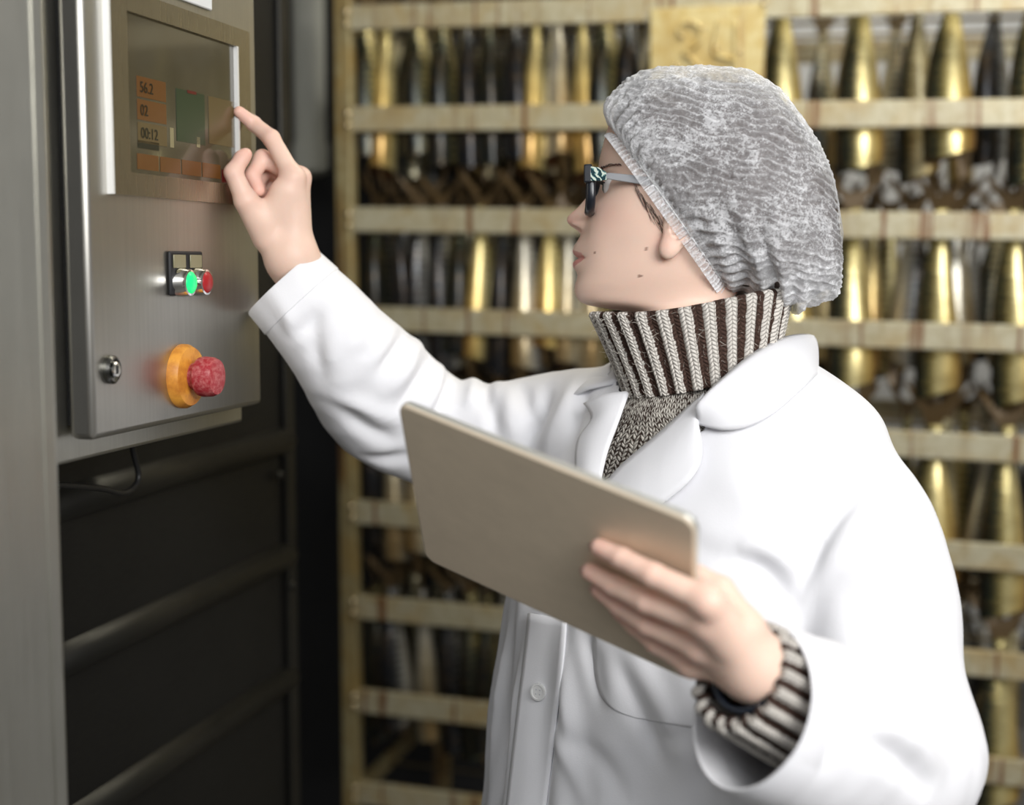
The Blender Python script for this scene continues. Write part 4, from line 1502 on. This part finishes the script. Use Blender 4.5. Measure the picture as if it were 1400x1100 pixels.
# profile rows: outer from hem up to the roll, then down inside
C_lo = at(958, 521, 1.487); C_hi = at(944, 410, 1.492)
hemx, hemy = .078, .079
topx, topy = .106, .088
rows_ = []
prof = [(0, 0.0, -.004), (0.0, .0, 0)] + [(t, 0, 0) for t in np.linspace(.04, .95, 22)] + [(.985, 0, -.0025), (1.0, 0, -.006), (.99, 0, -.0095), (.95, 0, -.012), (.8, 0, -.013), (.5, 0, -.013), (.2, 0, -.012)]
fx = -R_                                                   # picture-left, roughly the way she faces
fy = -F_ * math.cos(PITCH) + 0
fy = np.array([0, -1.0, 0])
for (t, _, dr_) in prof:
    C = C_lo + (C_hi - C_lo) * t
    tt_ = t ** 1.15
    rx = hemx + (topx - hemx) * tt_; ry = hemy + (topy - hemy) * tt_
    ribp = (thk * NRIB / (2 * PI)) % 1.0
    rel = np.where(ribp < .57, .0034 * np.sqrt(np.clip(1 - ((ribp - .285) / .285) ** 2, 0, 1)) - .0007 * np.exp(-((ribp - .285) / .05) ** 2), -.0012)
    a_ = rx + dr_ + rel; b_ = ry + dr_ + rel
    # the rim climbs towards the nape: high at the back, low under the chin
    dzv = (-(np.cos(thk)) * (.014 * t + .000)) + .016 * (1 - t) * (-np.cos(thk)) * 1.0 + .0025 * np.sin(thk * 3 + 1) * t
    rows_.append(C[None] + a_[:, None] * np.cos(thk)[:, None] * fx + b_[:, None] * np.sin(thk)[:, None] * fy + dzv[:, None] * ZZ)
tn = np.array(rows_)
tnk = mobj('turtleneck', tn.reshape(-1, 3), grid_faces(len(prof), nk), M['knit'], swt, smooth=True)
vl = np.cumsum(np.r_[0, np.linalg.norm(np.diff(tn[:, 0], axis=0), axis=1)]) / .0048
uvgrid(tnk, len(prof), nk, np.arange(nk) / 10.0, vl)


fz = MB()
for _ in range(700):
    i = random.randrange(2, 24); k = random.randrange(nk)
    p_ = tn[i, k]; o_ = p_ - (C_lo + (C_hi - C_lo) * .5); o_[2] = 0; o_ /= np.linalg.norm(o_)
    d_ = o_ + rng.normal(0, .7, 3); d_ /= np.linalg.norm(d_)
    L = random.uniform(.003, .008)
    fz.tube([p_, p_ + d_ * L * .5 + rng.normal(0, .0006, 3), p_ + d_ * L + rng.normal(0, .0015, 3)], [.00016, .00013, .00006], 3)
M['fuzz'] = plain('wool_fibre', (.62, .57, .50), .9)
fz.obj('wool_fuzz', M['fuzz'], tnk)['kind'] = 'stuff'


def cuff(Wc, dirv, L, r, name='sleeve_cuff', ribs=18, lip=None):
    nk = ribs * 8
    thk = np.linspace(0, 2 * PI, nk, endpoint=False)
    d = dirv / np.linalg.norm(dirv); e1 = np.cross(d, ZZ); e1 /= np.linalg.norm(e1); e2 = np.cross(d, e1)
    ribp = (thk * ribs / (2 * PI)) % 1.0
    rel = np.where(ribp < .57, .0036 * np.sqrt(np.clip(1 - ((ribp - .285) / .285) ** 2, 0, 1)), -.0014)
    rw = []
    ts = [(.04, -.010), (.01, -.009), (0, -.005), (.0, -.001)] + [(x, .0) for x in np.linspace(.02, 1, 14)]
    for t, dr_ in ts:
        rr_ = r * (1 + .12 * t) + dr_ + rel
        rw.append(Wc + d * L * t + (e1[None] * np.cos(thk)[:, None] + e2[None] * np.sin(thk)[:, None]) * rr_[:, None])
    rw = np.array(rw)
    o = mobj(name, rw.reshape(-1, 3), grid_faces(len(ts), nk), M['knit'], swt, smooth=True)
    uvgrid(o, len(ts), nk, np.arange(nk) / 8.0, np.cumsum(np.r_[0, np.linalg.norm(np.diff(rw[:, 0], axis=0), axis=1)]) / .0048)
    return o


# left cuff axis: along the forearm; tilted so that its mouth shows
cdir = EL - WL; cdir /= np.linalg.norm(cdir)
cuff(at(1010, 920, 1.127), at(1130, 990, 1.195) - at(1010, 920, 1.127), .14, .0455)

# wristwatch inside the cuff
wc = at(1026, 926, 1.130)
ddir = cdir
e1 = np.cross(ddir, ZZ); e1 /= np.linalg.norm(e1); e2 = np.cross(ddir, e1)
ring = np.array([wc + (e1 * math.cos(a) + e2 * math.sin(a)) * .0290 for a in np.linspace(0, 2 * PI, 36, endpoint=False)])
wv = np.concatenate([ring - ddir * .009, ring + ddir * .009])
wt = mobj('wristwatch', wv, grid_faces(2, 36), M['watch'], pers, smooth=True, solid=.003)

# --- coat: torso and sleeves as one garment, grown as a distance field, then folded along strokes
yz = lambda y: at(960, y, DH)[2]
zy_s = (yz(1000) - yz(500)) / 500.0
z2y = lambda z: 500 + (z - yz(500)) / zy_s
edge_l = [(452, 2.6), (465, 2.15), (482, 1.50), (500, .98), (525, .66), (555, .47), (590, .30), (625, .15), (665, .0), (690, -.04), (700, -.3)]
edge_r = [(452, -2.6), (465, -2.1), (482, -1.3), (500, -.8), (525, -.35), (545, -.20), (600, -.22), (655, -.22), (685, -.10), (700, .3)]
RSL = [at(925, 600, 1.53), at(850, 592, 1.59), at(785, 582, 1.635), at(695, 593, 1.675), at(605, 590, 1.70), at(545, 560, 1.69), at(462, 468, 1.615), at(388, 386, 1.598)]
RSR = [(0, .072), (.16, .072), (.28, .064), (.42, .063), (.55, .069), (.66, .076), (.82, .064), (1, .0535)]
LSL = [at(1040, 612, 1.47), at(1105, 655, 1.43), at(1160, 720, 1.398), at(1198, 810, 1.375), at(1210, 925, 1.340), at(1228, 1036, 1.285), at(1180, 1040, 1.240), at(1112, 1000, 1.175), at(1026, 964, 1.140)]
LSR = [(0, .076), (.12, .080), (.26, .079), (.40, .076), (.56, .074), (.72, .082), (.86, .077), (1, .068)]


def path(pts, rad, n):
    p = curve(pts, n); s = np.linspace(0, 1, n)
    return p, spline([a for a, b in rad], [b for a, b in rad], s)


pR, rR = path(RSL, RSR, 22); pL, rL = path(LSL, LSR, 26)
CH = .0050
clo = np.array([-.32, 1.0, .64]); chi = np.array([.66, 1.92, yz(452) + .16])
cn = np.ceil((chi - clo) / CH).astype(int) + 1
axs = [clo[i] + CH * np.arange(cn[i]) for i in range(3)]
cc_, aa_, bb_ = torso_ring(axs[2])
X_, Y_ = np.meshgrid(axs[0], axs[1], indexing='ij')
DF = np.empty(tuple(cn), np.float32)
PE = 2 / .88
for k in range(cn[2]):
    dx_, dy_ = X_ - cc_[k, 0], Y_ - cc_[k, 1]
    s_ = np.abs(dx_ * BL[0] + dy_ * BL[1]) / aa_[k]; f_ = np.abs(dx_ * BF[0] + dy_ * BF[1]) / bb_[k]
    kk = (s_ ** PE + f_ ** PE) ** (1 / PE)
    DF[:, :, k] = np.maximum(np.hypot(dx_, dy_) * (1 - 1 / np.maximum(kk, .05)), axs[2][k] - yz(450))
for p_, r_ in ((pR, rR), (pL, rL)):
    D2 = np.full(tuple(cn), .12, np.float32)
    for i in range(len(p_) - 1):
        lo_ = np.minimum(p_[i], p_[i + 1]) - .17; hi_ = np.maximum(p_[i], p_[i + 1]) + .17
        sl = tuple(slice(max(0, int((lo_[a] - clo[a]) / CH)), min(int(cn[a]), int((hi_[a] - clo[a]) / CH) + 1)) for a in range(3))
        Gp = np.stack(np.meshgrid(*[axs[a][sl[a]] for a in range(3)], indexing='ij'), -1).astype(np.float32)
        D2[sl] = np.minimum(D2[sl], cone(Gp, p_[i].astype(np.float32), p_[i + 1].astype(np.float32), r_[i], r_[i + 1]))
    DF = smin(DF, D2, .022).astype(np.float32)
CV, CF = nets(lambda G: DF, clo, clo + CH * (cn - 1), CH)


def laplace(V_, F_, it, lam=.5):
    E_ = np.concatenate([F_[:, [0, 1]], F_[:, [1, 2]], F_[:, [2, 3]], F_[:, [3, 0]]])
    n_ = len(V_); deg = np.bincount(E_[:, 0], minlength=n_) + np.bincount(E_[:, 1], minlength=n_)
    for _ in range(it):
        acc = np.zeros_like(V_)
        for c in range(3):
            acc[:, c] = np.bincount(E_[:, 0], V_[E_[:, 1], c], n_) + np.bincount(E_[:, 1], V_[E_[:, 0], c], n_)
        V_ = V_ + lam * (acc / np.maximum(deg, 1)[:, None] - V_)
    return V_


def vnormals(V_, F_):
    fn = np.cross(V_[F_[:, 2]] - V_[F_[:, 0]], V_[F_[:, 3]] - V_[F_[:, 1]])
    N_ = np.zeros_like(V_)
    for j in range(4):
        for c in range(3): N_[:, c] += np.bincount(F_[:, j], fn[:, c], len(V_))
    return N_ / (np.linalg.norm(N_, axis=1)[:, None] + 1e-12)


CV = laplace(CV, CF, 5)
CN = vnormals(CV, CF)
if np.mean(np.sum(CN * (CV - CV.mean(0)), 1)) < 0: CN = -CN; CF = CF[:, ::-1]
bvh0 = BVHTree.FromPolygons([tuple(v) for v in CV], [tuple(int(i) for i in f) for f in CF])


def cast(bv, px, py, off=0.0):
    d = at(px, py, 1.0) - CAM; d /= np.linalg.norm(d)
    h = bv.ray_cast(Vector(CAM), Vector(d))
    if h[0] is None: h = bv.find_nearest(Vector(at(px, py, 1.42)))
    n_ = np.array(h[1]); n_ = n_ if np.dot(n_, d) < 0 else -n_
    return np.array(h[0]) + n_ * off


# folds: (photo polyline, height of the crease in m, half width in m)
FOLDS = [
    # right sleeve: cuff crease, elbow bunching, upper arm
    ([(377, 398), (396, 440), (404, 462)], .0040, .010), ([(436, 424), (420, 446), (404, 460)], -.0060, .009), ([(438, 430), (432, 470), (440, 510)], -.0045, .010), ([(470, 430), (455, 480), (470, 540)], .003, .016),
    ([(556, 452), (544, 476), (520, 505)], -.0065, .008), ([(573, 466), (558, 500), (530, 535)], .0060, .010), ([(592, 486), (572, 522), (545, 556)], -.0070, .008), ([(606, 498), (592, 534), (570, 575)], .0065, .010), ([(622, 512), (606, 548), (588, 585)], -.0070, .008),
    ([(645, 508), (648, 530), (640, 560)], .0075, .012), ([(662, 520), (668, 548), (676, 590)], -.0070, .009), ([(690, 520), (697, 560), (700, 600)], .0045, .012), ([(714, 530), (722, 565), (726, 605)], -.0050, .009), ([(746, 530), (738, 566), (716, 612)], -.0095, .012), ([(790, 508), (776, 555), (745, 620)], .0075, .020), ([(676, 518), (672, 540), (668, 570)], .0050, .010),
    ([(470, 560), (505, 590), (540, 600)], -.005, .012), ([(450, 540), (500, 560), (545, 575)], .004, .012), ([(500, 625), (530, 628), (560, 620)], -.005, .010), ([(800, 520), (792, 560), (778, 610)], -.0040, .011),
    # left sleeve: armhole, elbow, cuff
    ([(1192, 655), (1160, 692), (1130, 735), (1104, 785), (1080, 832)], -.0040, .006), ([(1206, 672), (1176, 706), (1146, 750), (1120, 800)], .0020, .010),
    ([(1180, 945), (1215, 952), (1255, 972), (1310, 1030)], -.0085, .009), ([(1160, 915), (1210, 925), (1262, 948), (1312, 985)], .0075, .014), ([(1240, 880), (1275, 905), (1312, 950)], .0035, .016),
    ([(1190, 985), (1235, 1005), (1285, 1050)], .0060, .012), ([(1185, 1010), (1225, 1035), (1265, 1080)], -.0065, .010), ([(1145, 880), (1172, 915), (1205, 948)], .0045, .012), ([(1150, 960), (1138, 1000), (1128, 1045)], -.0045, .010), ([(1110, 930), (1100, 975), (1082, 1030)], .0025, .014),
    ([(1150, 800), (1190, 850), (1200, 900)], -.0030, .018), ([(1230, 740), (1262, 790), (1280, 850)], .0030, .020),
    # chest and front
    ([(1000, 768), (1030, 772), (1062, 800), (1080, 835)], -.0080, .011), ([(1010, 745), (1050, 752), (1090, 775)], .0055, .014), ([(985, 640), (1040, 700), (1075, 760)], .0022, .020),
    ([(803, 870), (812, 905), (822, 960)], -.0050, .009), ([(770, 880), (774, 940), (786, 1020)], .0050, .012), ([(846, 900), (866, 955), (900, 1040)], -.0060, .010), ([(872, 905), (900, 960), (940, 1050)], .0050, .012), ([(920, 940), (940, 1000), (960, 1070)], -.0050, .010),
    ([(716, 850), (700, 950), (684, 1080)], -.0050, .010), ([(698, 840), (684, 930), (668, 1060)], .0045, .010), ([(780, 1010), (830, 1050), (850, 1100)], -.004, .012), ([(752, 990), (790, 1060), (800, 1100)], .004, .012),
    ([(870, 700), (930, 740), (985, 760)], -.003, .014),
]
disp = np.zeros(len(CV))
for line_, amp, wdt in FOLDS:
    P3 = np.array([cast(bvh0, x, y) for x, y in curve(np.array(line_, float), 24)])
    lo_ = P3.min(0) - wdt * 3; hi_ = P3.max(0) + wdt * 3
    sel = np.where(np.all((CV > lo_) & (CV < hi_), 1))[0]
    if not len(sel): continue
    D_ = np.linalg.norm(CV[sel][:, None] - P3[None], axis=2)
    j = D_.argmin(1); d_ = D_[np.arange(len(sel)), j]
    tap = np.sin(PI * np.clip((j + .8) / 24.6, 0, 1)) ** .6
    disp[sel] += 1.45 * amp * tap * (np.exp(-(d_ / wdt) ** 2) * 1.25 - .40 * np.exp(-(d_ / (wdt * 2.1)) ** 2))
yv = z2y(CV[:, 2])
c_, a_, b_ = torso_ring(CV[:, 2])
sv_ = (CV[:, 0] - c_[:, 0]) * BL[0] + (CV[:, 1] - c_[:, 1]) * BL[1]; fv_ = (CV[:, 0] - c_[:, 0]) * BF[0] + (CV[:, 1] - c_[:, 1]) * BF[1]
thv = np.arctan2(sv_ / a_, fv_ / b_); kv = np.hypot(sv_ / a_, fv_ / b_)
ont = np.clip((1.22 - kv) / .12, 0, 1)
drape = np.clip((yv - 700) / 250, 0, 1) * ont
nl = np.array([nz((p[0], p[1], p[2] * .4), 6, 4) for p in CV])
n2_ = np.array([nz(p, 13, 6) for p in CV])
disp += drape * (.0040 * np.sin(thv * 10 + nl * 5) + .0025 * np.sin(thv * 23 + nl * 6 + 1)) + .0030 * n2_
CVd = CV + CN * disp[:, None]
CVd = laplace(CVd, CF, 1, .35)
bvh_c = BVHTree.FromPolygons([tuple(v) for v in CVd], [tuple(int(i) for i in f) for f in CF])
on_coat = lambda px, py, off=0.0: cast(bvh_c, px, py, off)
# cut the neck opening, the mouths of the sleeves and the hem
ga = ln(edge_l, yv) - thv; gb = thv - ln(edge_r, yv)
gcut = np.where((yv < 702) & (kv < 1.35), np.minimum(ga, gb), -1.0)
gcut = np.where((yv < 462) & (kv < 1.5), 1.0, gcut)
gcut = np.where(CV[:, 2] < .66, 1.0, gcut)
def mouth(p_, d0):
    d_ = p_[-1] - p_[-3]; d_ /= np.linalg.norm(d_)
    l_ = CV - p_[-1]
    return np.where(np.linalg.norm(l_, axis=1) < .12, l_ @ d_ + d0, -1.0), d_
gR, dR_ = mouth(pR, .0); gL, dL_ = mouth(pL, .0)
for gm, dm in ((gR, dR_), (gL, dL_)):
    nearm = np.abs(gm) < CH * .75                                # square the mouth's edge off
    CVd[nearm] -= dm[None] * gm[nearm][:, None]
    gcut = np.where((gm > CH * .75), 1.0, gcut)
keep = np.all(gcut[CF] <= .02, axis=1)
CFk = CF[keep]
us_ = np.unique(CFk); rem = -np.ones(len(CVd), int); rem[us_] = np.arange(len(us_))
coat = mobj('coat', CVd[us_], rem[CFk], M['cotton'], pers, smooth=True, solid=.0022, soff=-1, sub=1)
print('COAT', len(us_))


_ft = CF[np.all(kv[CF] < 1.13, axis=1)]
bvh_t = BVHTree.FromPolygons([tuple(v) for v in CVd], [tuple(int(i) for i in f) for f in _ft])


def patch(name, inner, outer, n=36, m_=10, o0=.002, o1=.005, mid=.004, par=None, th=.0026, sm=4, bv=None):
    """cloth patch laid on the coat between two photo curves"""
    A_ = curve(np.array(inner, float), n); B_ = curve(np.array(outer, float), n)
    G = np.zeros((n, m_, 3))
    for i in range(n):
        for k in range(m_):
            t = k / (m_ - 1)
            q_ = A_[i] * (1 - t) + B_[i] * t
            G[i, k] = cast(bv or bvh0, q_[0], q_[1], o0 + (o1 - o0) * t + mid * math.sin(PI * t))
    for _ in range(sm):
        G[1:-1, 1:-1] = .5 * G[1:-1, 1:-1] + .125 * (G[:-2, 1:-1] + G[2:, 1:-1] + G[1:-1, :-2] + G[1:-1, 2:])
        G[1:-1, 0] = .5 * G[1:-1, 0] + .25 * (G[:-2, 0] + G[2:, 0]); G[1:-1, -1] = .5 * G[1:-1, -1] + .25 * (G[:-2, -1] + G[2:, -1])
    return mobj(name, G.reshape(-1, 3), grid_faces(n, m_, wrap=False), M['cotton'], par or coat, smooth=True, solid=th, soff=0)


# lapels: near one folds out over the breast, far one seen edge on
patch('lapel', [(966, 541), (940, 563), (908, 592), (872, 622), (846, 646), (826, 676), (818, 706)], [(957, 583), (964, 608), (963, 636), (944, 664), (912, 690), (880, 712), (840, 735)], o0=.005, o1=.0085, mid=.006)
patch('lapel', [(866, 538), (858, 560), (847, 590), (836, 620), (829, 650), (822, 690)], [(806, 556), (818, 575), (803, 596), (795, 630), (797, 660), (806, 700)], o0=.006, o1=.008, mid=.005)
# collar: near half stands round the neck and falls on the shoulder
ci = [(1106, 458, 1.545), (1084, 459, 1.490), (1052, 470, 1.440), (1018, 492, 1.408), (990, 516, 1.390), (968, 537, 1.383), (952, 556, 1.384)]
cm = [cast(bvh0, x, y, .007) for x, y in ((1104, 524), (1085, 547), (1063, 566), (1040, 580), (1015, 589), (990, 591), (958, 582))]
cm[0] = at(1117, 512, 1.50)
ci3 = curve(np.array([at(*c) for c in ci]), 36); cm3 = curve(np.array(cm), 36)
Gc = np.zeros((36, 12, 3))
for i in range(36):
    for k in range(12):
        t = k / 11
        q_ = ci3[i] * (1 - t) + cm3[i] * t
        o_ = q_ - np.array([txy[1][0], txy[1][1], q_[2]]); o_ /= np.linalg.norm(o_); o_[2] = .5; o_ /= np.linalg.norm(o_)
        Gc[i, k] = q_ + o_ * .0065 * math.sin(PI * t ** .55)
mobj('collar', Gc.reshape(-1, 3), grid_faces(36, 12, wrap=False), M['cotton'], coat, smooth=True, solid=.003, soff=0)
# the far half, behind the neck and over the far shoulder
cb3 = []
nbk = 30
for i in range(nbk):
    t = i / (nbk - 1)
    th_ = 2.75 + (5.55 - 2.75) * t
    dirv = BL * math.sin(th_) + BF * math.cos(th_)
    ax_ = np.array([*(at(962, 480, 1.5)[:2]), 0])
    rise = yz(458 + 62 * t ** 2.0)
    top = ax_ + BL * math.sin(th_) * .090 + BF * math.cos(th_) * .090; top[2] = rise
    low = torso_pt(np.array([yz(508 + 40 * t)]), np.array([th_]))[0] + dirv * .009
    cb3 += [top - ZZ * .03 - dirv * .004, top, top + dirv * .008 - ZZ * .004, top * .5 + low * .5 + dirv * .006, low]
mobj('collar_back', cb3, grid_faces(nbk, 5, wrap=False), M['cotton'], coat, smooth=True, solid=.003)
# placket band with its free edge, and turned hems at the sleeve mouths
patch('placket', [(728, 838), (722, 890), (714, 950), (706, 1020), (697, 1100), (680, 1250)], [(776, 846), (772, 895), (765, 955), (757, 1025), (748, 1100), (730, 1250)], o0=.0050, o1=.0012, mid=.0006, sm=10, th=.0024, bv=bvh_t)
for p_, r_, d_, nm in ((pR, rR[-1], dR_, 'right'), (pL, rL[-1], dL_, 'left')):
    e1 = np.cross(d_, ZZ); e1 /= np.linalg.norm(e1); e2 = np.cross(d_, e1)
    rows_ = []
    for (b, off) in ((-.030, .0), (-.029, .0012), (.0, .0012), (.0015, -.0004), (.0, -.0026), (-.03, -.0034)):
        ring_ = []
        for k in range(64):
            a = 2 * PI * k / 64; w_ = e1 * math.cos(a) + e2 * math.sin(a)
            h = bvh_c.ray_cast(Vector(p_[-1] + d_ * min(b, -.006)), Vector(w_), .12)
            rr_ = r_ if h[0] is None else h[3]
            ring_.append(p_[-1] + d_ * b + w_ * (rr_ + off))
        rows_.append(ring_)
    mobj('sleeve_hem', np.array(rows_).reshape(-1, 3), grid_faces(6, 64), M['cotton'], coat, smooth=True, angle=.8)


def seam(name, pts, r=.0006, off=.0006, n=60):
    P_ = curve(np.array(pts, float), n)
    Q_ = np.array([on_coat(x, y, off) for x, y in P_])
    for _ in range(4): Q_[1:-1] = .5 * Q_[1:-1] + .25 * (Q_[:-2] + Q_[2:])
    mobj(name, *tube_grid(Q_, r, 5), M['stitch'], coat, smooth=True)


# buttons and breast pocket
for (bx0, by0) in ((740, 945), (718, 1135)):
    bp = on_coat(bx0, by0, .0050); bn = on_coat(bx0, by0, .02) - bp; bn /= np.linalg.norm(bn)
    bo = MB().lathe(bp, bn, [(.0088, 0), (.0092, .0012), (.0088, .0026), (.0070, .0028), (.0066, .0019), (.001, .0019)], 28).obj('button', M['button'], coat, smooth=True, angle=.6)
    e1 = np.cross(bn, ZZ); e1 /= np.linalg.norm(e1); e2 = np.cross(bn, e1)
    for (i, j) in ((-1, -1), (1, -1), (1, 1), (-1, 1)):
        MB().lathe(bp + bn * .0015 + (e1 * i + e2 * j) * .0022, bn, [(.0008, 0), (.0008, .0007)], 8).obj('button_hole', M['stitch'], bo)
patch('pocket', [(812, 850), (812, 890), (815, 930), (830, 962), (870, 981)], [(960, 850), (960, 900), (960, 940), (957, 975), (945, 994)], n=30, m_=24, o0=.0010, o1=.0010, mid=0, sm=2, th=.0008, bv=bvh_t)

# --- trousers and clogs, below the picture
tr = empty('trousers', (hipc[0], hipc[1], .9), pers)
for sgn in (-1, 1):
    hip = np.array([*(hipc + BL[:2] * .085 * sgn), zlow[-1] + .06]); ft = np.array([*(hipc + BL[:2] * .10 * sgn), .07])
    lp = curve([hip, hip * .5 + ft * .5 + np.array([*BF[:2] * .02, 0]), ft], 16)
    v, f = tube_grid(lp, np.interp(np.linspace(0, 1, 16), [0, .5, 1], [.098, .075, .062]), 24)
    mobj('trouser_leg', v, f, M['trouser'], tr, smooth=True)
    c0_ = np.array([*(hipc + BL[:2] * .10 * sgn), 0]) + BF * .06
    sv = []
    for (z_, a_, b_) in ((0, .045, .125), (.025, .046, .128), (.05, .043, .115), (.075, .032, .07), (.082, .01, .03)):
        for k in range(24):
            t_ = 2 * PI * k / 24
            sv.append(c0_ + BL * a_ * math.sin(t_) + BF * (b_ * math.cos(t_) - (.03 if z_ > .06 else 0)) + ZZ * z_)
    mobj('clog', sv, grid_faces(5, 24) + [tuple(range(24))[::-1], tuple(96 + k for k in range(24))], M['shoe'], pers, smooth=True)
tag(pers, 'woman in white lab coat, hair net and glasses touching a screen, tablet in hand', 'person')
